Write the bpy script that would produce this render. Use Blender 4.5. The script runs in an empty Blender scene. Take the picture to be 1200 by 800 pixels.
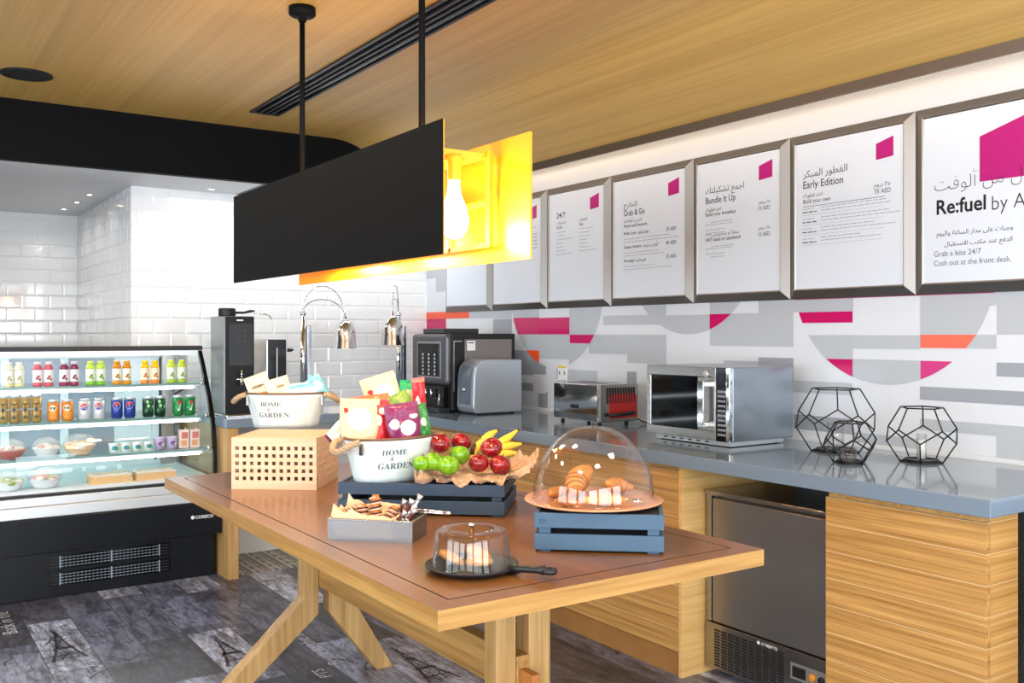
import bpy, math, random, unicodedata
from mathutils import Vector, Matrix, noise
random.seed(7)
sc = bpy.context.scene
COL = sc.collection
PI = math.pi
rad = math.radians

# ------------------------------------------------------------------ camera, world, lights, exposure
TH = rad(34.2); FS, FC = math.sin(TH), math.cos(TH); FPX = 1105.0; HZ = 391.0; EYE = 1.40
cam_d = bpy.data.cameras.new('camera'); cam_d.sensor_width = 36; cam_d.lens = FPX/1200*36
cam_d.shift_y = -9/1200; cam_d.clip_start = 0.05
cam = bpy.data.objects.new('camera', cam_d); COL.objects.link(cam)
cam.location = (0, 0, EYE); cam.rotation_euler = (PI/2, 0, -TH); sc.camera = cam
sc.view_settings.view_transform = 'Standard'; sc.view_settings.look = 'None'
sc.view_settings.gamma = 1; sc.view_settings.use_curve_mapping = False
sc.view_settings.exposure = -0.75
sc.cycles.transparent_max_bounces = 24
w = bpy.data.worlds.new('daylight'); sc.world = w; w.use_nodes = True
w.node_tree.nodes['Background'].inputs[0].default_value = (0.86, 0.93, 1.0, 1)
w.node_tree.nodes['Background'].inputs[1].default_value = 0.9

def lamp(name, kind, loc, power, color=(1, 1, 1), size=None, size_y=None, rot=(0, 0, 0), spot=None):
    d = bpy.data.lights.new(name, kind); d.energy = power; d.color = color
    if kind == 'AREA':
        d.shape = 'RECTANGLE'; d.size = size; d.size_y = size_y or size
    elif size is not None: d.shadow_soft_size = size
    if kind == 'SPOT': d.spot_size = rad(spot); d.spot_blend = 0.8
    o = bpy.data.objects.new(name, d); COL.objects.link(o); o.location = loc; o.rotation_euler = rot
    return o
# daylight through the window walls on the left and behind the camera (outside the picture)
for wy, ww in ((-1.6, 1.9), (.8, 1.9), (3.2, 1.9)):
    lamp('window_daylight', 'AREA', (-4.75, wy, 1.35), 170, (0.80, 0.90, 1.0), 1.9, ww, (0, -PI/2, 0))
for wx, ww in ((-2.8, 2.3), (0., 2.3), (2.3, 1.4)):
    lamp('window_daylight', 'AREA', (wx, -3.15, 1.35), 230*ww/2, (0.86, 0.93, 1.0), ww, 1.9, (PI/2, 0, 0))
# unseen fill lamps, added at ceiling height to brighten the room
for lx, ly in ((-0.6, 1.2), (0.9, 0.6), (-0.4, 3.4), (2.2, 1.0), (.3, 4.6)):
    lamp('ceiling_fill', 'AREA', (lx, ly, 2.66), 26, (1.0, 0.93, 0.84), 0.35)
# small recessed lamps over the tiled niche, plus stronger unseen fill lamps added mid-niche
for lx, ly, lw in ((1.23, 6.93, 8), (1.226, 7.38, 8), (1.21, 7.84, 8), (0.4, 7.2, 42), (0.1, 6.8, 42)):
    lamp('niche_spot_and_fill', 'SPOT', (lx-0.05, ly, 2.33), lw, (1.0, 0.95, 0.88), 0.12, spot=165)
for lx in (.5, 2.1, 3.0):  # strip fill lamps added under the soffit to whiten the tiled wall
    lamp('tile_wall_fill', 'AREA', (lx, 5.98, 2.335), 8, (1.0, 0.97, 0.93), .8, .12)

# ------------------------------------------------------------------ survey: real points from sight lines
def ray(u, v):
    a = (u-600)/FPX; b = (HZ-v)/FPX
    return Vector((FS+FC*a, FC-FS*a, b))
EYEV = Vector((0, 0, EYE))
def at_d(u, v, d): return EYEV + ray(u, v)*d
def at_z(u, v, z): r = ray(u, v); return EYEV + r*((z-EYE)/r.z)
def at_y(u, v, y): r = ray(u, v); return EYEV + r*(y/r.y)
def at_x(u, v, x): r = ray(u, v); return EYEV + r*(x/r.x)

# ------------------------------------------------------------------ materials
MATS = {}
def lin(c):
    return tuple(((x/255)/12.92 if x/255 <= .04045 else ((x/255+.055)/1.055)**2.4) for x in c)
def mat(name, rgb=(200, 200, 200), rough=.5, metal=0., emis=None, estr=0., coat=0., spec=None, noise_amt=0., nscale=30, bump=0., trans=0.):
    if name in MATS: return MATS[name]
    m = bpy.data.materials.new(name); m.use_nodes = True; nt = m.node_tree; b = nt.nodes['Principled BSDF']
    c = lin(rgb)+(1,)
    b.inputs['Base Color'].default_value = c; b.inputs['Roughness'].default_value = rough; b.inputs['Metallic'].default_value = metal
    b.inputs['Coat Weight'].default_value = coat; b.inputs['Coat Roughness'].default_value = .05
    if spec is not None: b.inputs['Specular IOR Level'].default_value = spec
    if trans: b.inputs['Transmission Weight'].default_value = trans
    if emis: b.inputs['Emission Color'].default_value = lin(emis)+(1,); b.inputs['Emission Strength'].default_value = estr
    if noise_amt or bump:
        tc = nt.nodes.new('ShaderNodeTexCoord'); n = nt.nodes.new('ShaderNodeTexNoise'); n.inputs['Scale'].default_value = nscale; n.inputs['Detail'].default_value = 4
        nt.links.new(tc.outputs['Object'], n.inputs['Vector'])
        if noise_amt:
            mx = nt.nodes.new('ShaderNodeMix'); mx.data_type = 'RGBA'
            mx.inputs[6].default_value = tuple(x*(1-noise_amt) for x in c[:3])+(1,); mx.inputs[7].default_value = tuple(min(1, x*(1+noise_amt)) for x in c[:3])+(1,)
            nt.links.new(n.outputs['Fac'], mx.inputs[0]); nt.links.new(mx.outputs[2], b.inputs['Base Color'])
        if bump:
            bp = nt.nodes.new('ShaderNodeBump'); bp.inputs['Strength'].default_value = bump; bp.inputs['Distance'].default_value = .01
            nt.links.new(n.outputs['Fac'], bp.inputs['Height']); nt.links.new(bp.outputs[0], b.inputs['Normal'])
    MATS[name] = m; return m
def glass(name, tint=(255, 255, 255), boost=1.0, rough=0.):
    if name in MATS: return MATS[name]
    m = bpy.data.materials.new(name); m.use_nodes = True; nt = m.node_tree; nt.nodes.remove(nt.nodes['Principled BSDF'])
    t = nt.nodes.new('ShaderNodeBsdfTransparent'); t.inputs[0].default_value = lin(tint)+(1,)
    g = nt.nodes.new('ShaderNodeBsdfGlossy'); g.inputs['Roughness'].default_value = rough
    lw = nt.nodes.new('ShaderNodeLayerWeight'); lw.inputs['Blend'].default_value = .5
    pw = nt.nodes.new('ShaderNodeMath'); pw.operation = 'POWER'; pw.inputs[1].default_value = 4.2
    mu = nt.nodes.new('ShaderNodeMath'); mu.operation = 'MULTIPLY_ADD'; mu.inputs[1].default_value = .75*boost; mu.inputs[2].default_value = .034*boost; mu.use_clamp = True
    mx = nt.nodes.new('ShaderNodeMixShader')
    nt.links.new(lw.outputs['Facing'], pw.inputs[0]); nt.links.new(pw.outputs[0], mu.inputs[0]); nt.links.new(mu.outputs[0], mx.inputs[0]); nt.links.new(t.outputs[0], mx.inputs[1]); nt.links.new(g.outputs[0], mx.inputs[2])
    nt.links.new(mx.outputs[0], nt.nodes['Material Output'].inputs['Surface'])
    MATS[name] = m; return m
def wood(name, dark, light, along='Y', stretch=.5, across=16, rough=.45, fine=90, seam=0., seam_axis='Z', seam_rgb=(225, 200, 155), coat=0.):
    if name in MATS: return MATS[name]
    m = bpy.data.materials.new(name); m.use_nodes = True; nt = m.node_tree; L = nt.links; b = nt.nodes['Principled BSDF']
    tc = nt.nodes.new('ShaderNodeTexCoord')
    def grain(ac, st, det):
        mp = nt.nodes.new('ShaderNodeMapping'); s = [ac, ac, ac]; s['XYZ'.index(along)] = st
        mp.inputs['Scale'].default_value = s; L.new(tc.outputs['Object'], mp.inputs[0])
        n = nt.nodes.new('ShaderNodeTexNoise'); n.inputs['Scale'].default_value = 1; n.inputs['Detail'].default_value = det; n.inputs['Distortion'].default_value = .35
        L.new(mp.outputs[0], n.inputs['Vector']); return n
    n1 = grain(across, stretch, 5); n2 = grain(fine, stretch*3, 2)
    ad = nt.nodes.new('ShaderNodeMath'); ad.operation = 'MULTIPLY_ADD'; ad.inputs[1].default_value = .45; L.new(n2.outputs['Fac'], ad.inputs[0])
    mu = nt.nodes.new('ShaderNodeMath'); mu.operation = 'MULTIPLY'; mu.inputs[1].default_value = .6; L.new(n1.outputs['Fac'], mu.inputs[0]); L.new(mu.outputs[0], ad.inputs[2])
    cr = nt.nodes.new('ShaderNodeValToRGB'); cr.color_ramp.elements[0].position = .34; cr.color_ramp.elements[1].position = .70
    cr.color_ramp.elements[0].color = lin(dark)+(1,); cr.color_ramp.elements[1].color = lin(light)+(1,)
    L.new(ad.outputs[0], cr.inputs[0]); out = cr.outputs[0]
    if seam:
        sx = nt.nodes.new('ShaderNodeSeparateXYZ'); L.new(tc.outputs['Object'], sx.inputs[0])
        d = nt.nodes.new('ShaderNodeMath'); d.operation = 'DIVIDE'; d.inputs[1].default_value = seam; L.new(sx.outputs['XYZ'.index(seam_axis)], d.inputs[0])
        f = nt.nodes.new('ShaderNodeMath'); f.operation = 'FRACT'; L.new(d.outputs[0], f.inputs[0])
        g = nt.nodes.new('ShaderNodeMath'); g.operation = 'LESS_THAN'; g.inputs[1].default_value = .035; L.new(f.outputs[0], g.inputs[0])
        g2 = nt.nodes.new('ShaderNodeMath'); g2.operation = 'MULTIPLY'; g2.inputs[1].default_value = .6; L.new(g.outputs[0], g2.inputs[0])
        mx = nt.nodes.new('ShaderNodeMix'); mx.data_type = 'RGBA'; L.new(g2.outputs[0], mx.inputs[0]); L.new(out, mx.inputs[6]); mx.inputs[7].default_value = lin(seam_rgb)+(1,); out = mx.outputs[2]
    L.new(out, b.inputs['Base Color']); b.inputs['Roughness'].default_value = rough; b.inputs['Coat Weight'].default_value = coat; b.inputs['Coat Roughness'].default_value = .15
    MATS[name] = m; return m
def emit(name, rgb, s):
    return mat(name, rgb, .5, emis=rgb, estr=s)

STEEL = mat('brushed_steel', (168, 165, 160), .27, 1.)
CHROME = mat('chrome', (225, 225, 225), .06, 1.)
ALU = mat('aluminium', (214, 219, 223), .35, .6)
BLACK = mat('black_paint', (17, 17, 19), .5)
BLACKG = mat('black_gloss', (9, 9, 11), .08, spec=.3)
BLACKM = mat('black_wire', (10, 10, 11), .4)
CHAR = mat('charcoal_plastic', (38, 38, 42), .4)
WHITE = mat('white_paint', (236, 238, 240), .5)
GLASS = glass('clear_glass', (252, 254, 254), 1.0)
DOME = glass('dome_acrylic', (252, 252, 252), 1.0)
OAK = wood('oak_upright', (160, 120, 66), (206, 166, 108), 'Z', 1.2, 22, .45)
OAKY = wood('oak_along', (146, 102, 48), (196, 152, 86), 'Y', 1.0, 26, .42)
OAKX = wood('oak_across', (160, 116, 58), (206, 162, 94), 'X', 1.0, 26, .42)
TABLE = wood('table_brown_veneer', (114, 72, 34), (144, 95, 48), 'Y', .8, 20, .30, coat=.25)
CAB = wood('striped_veneer', (146, 102, 48), (214, 168, 100), 'Y', .7, 34, .4, fine=120, seam=.093)
CABX = wood('striped_veneer_end', (165, 116, 56), (220, 172, 104), 'X', .7, 34, .4, fine=120, seam=.093)
CABZ = wood('veneer_panel', (205, 160, 92), (232, 192, 128), 'X', 1.5, 40, .4)
CEILW = wood('ceiling_veneer', (200, 154, 80), (224, 182, 104), 'Y', .3, 12, .42, fine=70)

# ------------------------------------------------------------------ mesh builder
TXT = {}
def text_mesh(body, bold):
    k = (body, bold)
    if k not in TXT:
        c = bpy.data.curves.new('lettering', 'FONT'); c.body = body; c.size = 1; c.offset = bold; c.resolution_u = 3
        o = bpy.data.objects.new('lettering', c); COL.objects.link(o)
        me = bpy.data.meshes.new_from_object(o.evaluated_get(bpy.context.evaluated_depsgraph_get()))
        TXT[k] = ([v.co.copy() for v in me.vertices], [tuple(p.vertices) for p in me.polygons])
        bpy.data.objects.remove(o); bpy.data.curves.remove(c); bpy.data.meshes.remove(me)
    return TXT[k]
FORM = {}
for cp in list(range(0xFE80, 0xFEFD)):
    d = unicodedata.decomposition(chr(cp)).split()
    if d: FORM[(d[0], tuple(int(x, 16) for x in d[1:]))] = chr(cp)
def arabic(s):
    s = [ord(c) for c in s]; units = []; i = 0
    while i < len(s):
        if s[i] == 0x644 and i+1 < len(s) and ('<isolated>', (s[i], s[i+1])) in FORM: units.append((s[i], s[i+1])); i += 2
        else: units.append((s[i],)); i += 1
    joins = lambda u: ('<initial>', u) in FORM
    letter = lambda u: ('<isolated>', u) in FORM
    out = []
    for k, u in enumerate(units):
        if not letter(u): out.append(''.join(chr(c) for c in u)); continue
        p = k > 0 and joins(units[k-1]); n = k+1 < len(units) and letter(units[k+1]) and joins(u)
        out.append(FORM.get(('<medial>' if p and n else '<final>' if p else '<initial>' if n else '<isolated>', u), chr(u[0])))
    r = ''; run = ''
    for t in reversed(out):
        if t and t[0] in '٠١٢٣٤٥٦٧٨٩': run = t+run
        else: r += run+t; run = ''
    return r+run

class MB:
    def __init__(s): s.V = []; s.F = []; s.M = []; s.S = []
    def add(s, vs, fs, mi=0, smooth=False):
        o = len(s.V); s.V += [tuple(v) for v in vs]
        for f in fs: s.F.append(tuple(i+o for i in f)); s.M.append(mi); s.S.append(smooth)
        return s
    def box(s, x0, x1, y0, y1, z0, z1, mi=0, T=None):
        vs = [Vector((x, y, z)) for z in (z0, z1) for y in (y0, y1) for x in (x0, x1)]
        if T is not None: vs = [T @ v for v in vs]
        return s.add(vs, [(0, 2, 3, 1), (4, 5, 7, 6), (0, 1, 5, 4), (2, 6, 7, 3), (0, 4, 6, 2), (1, 3, 7, 5)], mi)
    def lathe(s, prof, n=24, mi=0, c=(0, 0, 0), sx=1, sy=1, smooth=True, T=None):
        vs = []; fs = []; mis = mi if isinstance(mi, (list, tuple)) else None
        for r, z in prof:
            for k in range(n):
                a = 2*PI*k/n; v = Vector((c[0]+r*sx*math.cos(a), c[1]+r*sy*math.sin(a), c[2]+z)); vs.append(T @ v if T is not None else v)
        o = len(s.V); s.V += [tuple(v) for v in vs]
        for i in range(len(prof)-1):
            for k in range(n):
                k2 = (k+1) % n
                s.F.append((o+i*n+k, o+i*n+k2, o+(i+1)*n+k2, o+(i+1)*n+k)); s.M.append(mis[i] if mis else mi); s.S.append(smooth)
        if prof[0][0] > 0 and prof[0] != prof[-1]:
            s.F.append(tuple(o+k for k in reversed(range(n)))); s.M.append(mis[0] if mis else mi); s.S.append(False)
            b = o+(len(prof)-1)*n
            if prof[-1][0] > 0: s.F.append(tuple(b+k for k in range(n))); s.M.append(mis[-1] if mis else mi); s.S.append(False)
        elif prof[-1][0] > 0 and prof[0][0] == 0:
            b = o+(len(prof)-1)*n; s.F.append(tuple(b+k for k in range(n))); s.M.append(mis[-1] if mis else mi); s.S.append(False)
        return s
    def surf(s, prof, n=24, mi=0, c=(0, 0, 0), sx=1, sy=1):
        # open sheet of revolution, no end caps
        vs = []; fs = []
        for r, z in prof:
            for k in range(n):
                a = 2*PI*k/n; vs.append((c[0]+r*sx*math.cos(a), c[1]+r*sy*math.sin(a), c[2]+z))
        for i in range(len(prof)-1):
            for k in range(n):
                k2 = (k+1) % n; fs.append((i*n+k, i*n+k2, (i+1)*n+k2, (i+1)*n+k))
        return s.add(vs, fs, mi, True)
    def tube(s, pts, r, n=8, mi=0, closed=False, smooth=True):
        pts = [Vector(p) for p in pts]; m = len(pts); rs = r if isinstance(r, (list, tuple)) else [r]*m
        vs = []; up = None
        for i, p in enumerate(pts):
            if closed: t = pts[(i+1) % m]-pts[i-1]
            else: t = pts[min(i+1, m-1)]-pts[max(i-1, 0)]
            t.normalize()
            if up is None:
                up = Vector((0, 0, 1)) if abs(t.z) < .9 else Vector((1, 0, 0))
            up = (up-t*up.dot(t)).normalized(); sd = t.cross(up)
            for k in range(n):
                a = 2*PI*(k+.5)/n; vs.append(p+(up*math.cos(a)+sd*math.sin(a))*rs[i])
        fs = []
        for i in range(m if closed else m-1):
            j = (i+1) % m
            for k in range(n):
                k2 = (k+1) % n; fs.append((i*n+k, i*n+k2, j*n+k2, j*n+k))
        if not closed: fs += [tuple(reversed(range(n))), tuple((m-1)*n+k for k in range(n))]
        return s.add(vs, fs, mi, smooth)
    def prism(s, poly, ax, a0, a1, mi=0):
        # polygon in the two other axes (in xyz order), extruded along axis ax
        def pt(p, a):
            q = list(p); q.insert('xyz'.index(ax), a); return q
        n = len(poly); vs = [pt(p, a0) for p in poly]+[pt(p, a1) for p in poly]
        return s.add(vs, [tuple(reversed(range(n))), tuple(range(n, 2*n))]+[(i, (i+1) % n, n+(i+1) % n, n+i) for i in range(n)], mi)
    def ball(s, c, r, n=16, mi=0, sx=1, sy=1, sz=1):
        prof = [(0 if k in (0, n//2) else r*math.sin(PI*k/(n//2)), -r*math.cos(PI*k/(n//2))*sz) for k in range(n//2+1)]
        return s.lathe(prof, n, mi, c, sx, sy)
    def text(s, body, cap, org, X, Y, mi=0, bold=0., width=None, fn=None):
        vs, fs = text_mesh(body, bold); X = Vector(X); Y = Vector(Y); org = Vector(org)
        k = cap/.70; kx = k
        if width:
            x1 = max(v.x for v in vs); kx = width/x1
        if fn: return s.add([fn(v.x*kx, v.y*k) for v in vs], fs, mi)
        return s.add([org+X*(v.x*kx)+Y*(v.y*k) for v in vs], fs, mi)
    def build(s, name, mats, parent=None, loc=(0, 0, 0), rot=(0, 0, 0), bevel=0., seg=2, sub=0):
        me = bpy.data.meshes.new(name); me.from_pydata(s.V, [], s.F)
        for m in (mats if isinstance(mats, (list, tuple)) else [mats]): me.materials.append(m)
        me.polygons.foreach_set('material_index', s.M); me.polygons.foreach_set('use_smooth', s.S); me.update()
        o = bpy.data.objects.new(name, me); COL.objects.link(o)
        if parent is not None: o.parent = parent
        o.location = loc; o.rotation_euler = rot
        if bevel:
            b = o.modifiers.new('bevel', 'BEVEL'); b.width = bevel; b.segments = seg; b.limit_method = 'ANGLE'; b.angle_limit = rad(35)
        if sub:
            u = o.modifiers.new('subdivision', 'SUBSURF'); u.levels = sub; u.render_levels = sub
        return o

def thing(name, label, cat, loc=(0, 0, 0), rot=(0, 0, 0), group=None):
    o = bpy.data.objects.new(name, None); COL.objects.link(o); o.empty_display_size = .1
    o.location = loc; o.rotation_euler = rot if isinstance(rot, (tuple, list)) else (0, 0, rot)
    return tag(o, label, cat, group)
def tag(o, label, cat, group=None):
    o['label'] = label; o['category'] = cat
    if group: o['group'] = group
    return o
def dup(o, parent=None, label=None, loc=None, rot=None):
    c = o.copy(); COL.objects.link(c)
    if parent is not None: c.parent = parent
    for ch in list(o.children): dup(ch, c)
    if label: c['label'] = label
    if loc is not None: c.location = loc
    if rot is not None: c.rotation_euler = (0, 0, rot)
    return c
def struct(o): o['kind'] = 'structure'; return o

# ================================================================== THE SETTING
XW, YT, ZC, ZS = 3.53, 6.36, 2.68, 2.347      # mural wall, tiled wall, ceiling, soffit

def floor_material(name='printed_planks', light=0.):
    m = bpy.data.materials.new(name); m.use_nodes = True; nt = m.node_tree; L = nt.links; b = nt.nodes['Principled BSDF']
    N = lambda t: nt.nodes.new(t)
    def M(op, a, bb=None, c=None):
        n = N('ShaderNodeMath'); n.operation = op
        for i, q in enumerate((a, bb, c)):
            if q is None: continue
            if isinstance(q, (int, float)): n.inputs[i].default_value = q
            else: L.new(q, n.inputs[i])
        return n.outputs[0]
    tc = N('ShaderNodeTexCoord'); sp = N('ShaderNodeSeparateXYZ'); L.new(tc.outputs['Object'], sp.inputs[0])
    xx = M('DIVIDE', M('SUBTRACT', sp.outputs[0], .013), .2); row = M('FLOOR', xx); fx = M('FRACT', xx)
    wn = N('ShaderNodeTexWhiteNoise'); wn.noise_dimensions = '1D'; L.new(row, wn.inputs['W'])
    yy = M('ADD', M('DIVIDE', sp.outputs[1], .85), M('MULTIPLY', wn.outputs['Value'], 5.)); colm = M('FLOOR', yy); fy = M('FRACT', yy)
    cv = N('ShaderNodeCombineXYZ'); L.new(row, cv.inputs[0]); L.new(colm, cv.inputs[1])
    w2 = N('ShaderNodeTexWhiteNoise'); w2.noise_dimensions = '2D'; L.new(cv.outputs[0], w2.inputs['Vector'])
    cr = N('ShaderNodeValToRGB'); e = cr.color_ramp.elements
    e[0].position = 0; e[0].color = lin((74, 74, 82))+(1,); e[1].position = 1; e[1].color = lin((200, 206, 222))+(1,)
    q = e.new(.35); q.color = lin((96, 98, 110))+(1,); q = e.new(.6); q.color = lin((126, 132, 154))+(1,); q = e.new(.8); q.color = lin((160, 168, 188))+(1,)
    if light: L.new(M('MULTIPLY_ADD', w2.outputs['Value'], .2, light), cr.inputs[0])
    else: L.new(w2.outputs['Value'], cr.inputs[0])
    # worn streaks along each plank
    of = N('ShaderNodeVectorMath'); of.operation = 'MULTIPLY_ADD'; L.new(w2.outputs['Color'], of.inputs[0]); of.inputs[1].default_value = (9.7, 6.3, 8.1); L.new(tc.outputs['Object'], of.inputs[2])
    def nz(sx, sy, det, dist=.5):
        mp = N('ShaderNodeMapping'); mp.inputs['Scale'].default_value = (sx, sy, 1); L.new(of.outputs[0], mp.inputs[0])
        n = N('ShaderNodeTexNoise'); n.inputs['Scale'].default_value = 1; n.inputs['Detail'].default_value = det; n.inputs['Roughness'].default_value = .65; n.inputs['Distortion'].default_value = dist
        L.new(mp.outputs[0], n.inputs['Vector']); return n.outputs['Fac']
    a1 = nz(22, 3.2, 8); a2 = nz(9, 5, 6, 1.5); a3 = nz(70, 14, 6, .8)
    r1 = N('ShaderNodeValToRGB'); r1.color_ramp.elements[0].position = .36; r1.color_ramp.elements[1].position = .62
    r1.color_ramp.elements[0].color = (.30, .29, .31, 1); r1.color_ramp.elements[1].color = (1.2, 1.2, 1.26, 1); L.new(a1, r1.inputs[0])
    r2 = N('ShaderNodeValToRGB'); r2.color_ramp.elements[0].position = .36; r2.color_ramp.elements[1].position = .52
    r2.color_ramp.elements[0].color = (.32, .29, .30, 1); r2.color_ramp.elements[1].color = (1.08, 1.08, 1.1, 1); L.new(a2, r2.inputs[0])
    def mul(p, q, f=1.):
        mx = N('ShaderNodeMix'); mx.data_type = 'RGBA'; mx.blend_type = 'MULTIPLY'; mx.inputs[0].default_value = f; L.new(p, mx.inputs[6]); L.new(q, mx.inputs[7]); return mx.outputs[2]
    r3 = N('ShaderNodeValToRGB'); r3.color_ramp.elements[0].position = .40; r3.color_ramp.elements[1].position = .58
    r3.color_ramp.elements[0].color = (.45, .43, .45, 1); r3.color_ramp.elements[1].color = (1.1, 1.1, 1.12, 1); L.new(a3, r3.inputs[0])
    c = mul(mul(mul(cr.outputs[0], r1.outputs[0], .9), r2.outputs[0], .8), r3.outputs[0], .7)
    ed = M('MINIMUM', M('MULTIPLY', M('MINIMUM', fx, M('SUBTRACT', 1., fx)), .2), M('MULTIPLY', M('MINIMUM', fy, M('SUBTRACT', 1., fy)), .85))
    sm = M('LESS_THAN', ed, .0016)
    mx = N('ShaderNodeMix'); mx.data_type = 'RGBA'; L.new(sm, mx.inputs[0]); L.new(c, mx.inputs[6]); mx.inputs[7].default_value = lin((50, 48, 50))+(1,)
    L.new(mx.outputs[2], b.inputs['Base Color']); b.inputs['Roughness'].default_value = .32
    return m
def patch_material():
    m = bpy.data.materials.new('patchwork_tiles'); m.use_nodes = True; nt = m.node_tree; L = nt.links; b = nt.nodes['Principled BSDF']
    tc = nt.nodes.new('ShaderNodeTexCoord')
    mp = nt.nodes.new('ShaderNodeMapping'); mp.inputs['Rotation'].default_value = (0, 0, rad(45)); L.new(tc.outputs['Object'], mp.inputs[0])
    wv = nt.nodes.new('ShaderNodeTexMagic'); wv.turbulence_depth = 3; wv.inputs['Scale'].default_value = 8; wv.inputs['Distortion'].default_value = 1.2; L.new(mp.outputs[0], wv.inputs[0])
    vo = nt.nodes.new('ShaderNodeTexVoronoi'); vo.distance = 'CHEBYCHEV'; vo.inputs['Scale'].default_value = 5; vo.inputs['Randomness'].default_value = 0; L.new(tc.outputs['Object'], vo.inputs['Vector'])
    cr = nt.nodes.new('ShaderNodeValToRGB'); cr.color_ramp.interpolation = 'CONSTANT'; e = cr.color_ramp.elements
    e[0].color = lin((96, 78, 74))+(1,); e[1].position = .38; e[1].color = lin((200, 192, 186))+(1,); q = e.new(.52); q.color = lin((120, 116, 124))+(1,); q = e.new(.66); q.color = lin((196, 158, 140))+(1,)
    L.new(wv.outputs['Fac'], cr.inputs[0])
    mx = nt.nodes.new('ShaderNodeMix'); mx.data_type = 'RGBA'; mx.blend_type = 'OVERLAY'; mx.inputs[0].default_value = .45; L.new(cr.outputs[0], mx.inputs[6]); L.new(vo.outputs['Color'], mx.inputs[7])
    hs = nt.nodes.new('ShaderNodeHueSaturation'); hs.inputs['Saturation'].default_value = .28; L.new(mx.outputs[2], hs.inputs['Color'])
    L.new(hs.outputs[0], b.inputs['Base Color']); b.inputs['Roughness'].default_value = .4
    return m
fl = struct(MB().box(-5, XW+.1, -3.2, 5.41, -.1, 0).box(-5, 1.70, 5.41, 8.5, -.1, 0).build('floor', floor_material()))
struct(MB().box(1.70, XW+.1, 5.41, 8.5, -.1, 0).build('floor', patch_material()))
# prints on the planks
PRL = floor_material('plank_print_light', .8)
PRD = floor_material('plank_print_dark', .02)
def plank(x0, x1, y0, y1, z=.0004): return MB().add([(x0, y0, z), (x1, y0, z), (x1, y1, z), (x0, y1, z)], [(0, 1, 2, 3)])
pl = MB()
for x0, y0, y1 in ((.614, 3.95, 5.06), (1.214, 3.72, 4.48), (1.814, 3.02, 3.91), (1.014, 2.9, 3.9)):
    pl.add([(x0, y0, .0004), (x0+.197, y0, .0004), (x0+.197, y1, .0004), (x0, y1, .0004)], [(0, 1, 2, 3)])
pl.build('plank_print', PRL, fl)
dk = MB()
def tower(x, y, L, W):
    # a lattice tower sketch, apex towards +y
    z = .0008
    hw = lambda t: W/2*(1-t)**2+.004
    for sgn in (-1, 1):
        for i in range(10):
            t0, t1 = i/10, (i+1)/10; e = .006*(1-t0)+.002
            a, b2 = x+sgn*hw(t0), x+sgn*hw(t1); dk.add([(a-e, y+t0*L, z), (a+e, y+t0*L, z), (b2+e*.9, y+t1*L, z), (b2-e*.9, y+t1*L, z)], [(0, 1, 2, 3)])
    rt = random.Random(x*100)
    for k in range(70):
        t0 = rt.random()**1.4*.9; xa = x+rt.uniform(-1, 1)*hw(t0); an = rt.uniform(-1, 1); ln = rt.uniform(.015, .05); e = rt.uniform(.0008, .003)
        dx, dy = ln*math.sin(an*1.3), ln*math.cos(an*1.3); dk.add([(xa-e, y+t0*L, z), (xa+e, y+t0*L, z), (xa+dx+e, y+t0*L+dy, z), (xa+dx-e, y+t0*L+dy, z)], [(0, 1, 2, 3)])
    for t in (.14, .33, .36, .6):
        h = hw(t)+.012; dk.add([(x-h, y+t*L, z), (x+h, y+t*L, z), (x+h, y+t*L+.012, z), (x-h, y+t*L+.012, z)], [(0, 1, 2, 3)])
    for i in range(9):
        t0, t1 = i/10, (i+1)/10
        for q in (1, -1):
            dk.add([(x-q*hw(t0)-.002, y+t0*L, z), (x-q*hw(t0)+.002, y+t0*L, z), (x+q*hw(t1)+.002, y+t1*L, z), (x+q*hw(t1)-.002, y+t1*L, z)], [(0, 1, 2, 3)])
tower(.71, 4.42, .5, .13); tower(1.31, 3.95, .46, .13); tower(1.92, 3.3, .5, .13); tower(1.11, 3.2, .5, .13)
dk.text('Paris', .05, (.79, 4.2, .0008), (0, 1, 0), (-1, 0, 0)); dk.text('Paris', .05, (1.39, 3.75, .0008), (0, 1, 0), (-1, 0, 0)); dk.text('Paris', .05, (1.99, 3.04, .0008), (0, 1, 0), (-1, 0, 0))
rr = random.Random(5)
for k in range(150):
    # loose pen strokes of the printed sketches, mostly running along the planks
    px = .013+.2*rr.randrange(1, 14)+rr.uniform(.02, .15); py = rr.uniform(2.3, 5.2); a = rr.gauss(PI/2, .5); ln = rr.uniform(.04, .2); wd = rr.uniform(.0015, .006); cv = rr.uniform(-3, 3)
    prev = None
    for q in range(7):
        qx, qy = px+math.cos(a)*ln*q/6, py+math.sin(a)*ln*q/6; a += cv*.05
        if prev: dk.add([(prev[0]-wd*math.sin(a), prev[1]+wd*math.cos(a), .0008), (prev[0]+wd*math.sin(a), prev[1]-wd*math.cos(a), .0008), (qx+wd*math.sin(a), qy-wd*math.cos(a), .0008), (qx-wd*math.sin(a), qy+wd*math.cos(a), .0008)], [(0, 1, 2, 3)])
        prev = (qx, qy)
dk.build('plank_drawing', PRD, fl)
lt = MB()
lt.text('Back in the s', .065, (1.665, 3.72, .0008), (0, 1, 0), (-1, 0, 0), 0, -.01); lt.text('Back in the', .065, (.57, 4.95, .0008), (0, 1, 0), (-1, 0, 0), 0, -.01)
lt.text('Towers', .035, (1.5, 4.02, .0008), (0, 1, 0), (-1, 0, 0)); lt.text('PTS', .05, (1.56, 3.60, .0008), (0, 1, 0), (-1, 0, 0))
lt.build('plank_lettering', mat('plank_lettering', (205, 207, 214), .4), fl)

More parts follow.
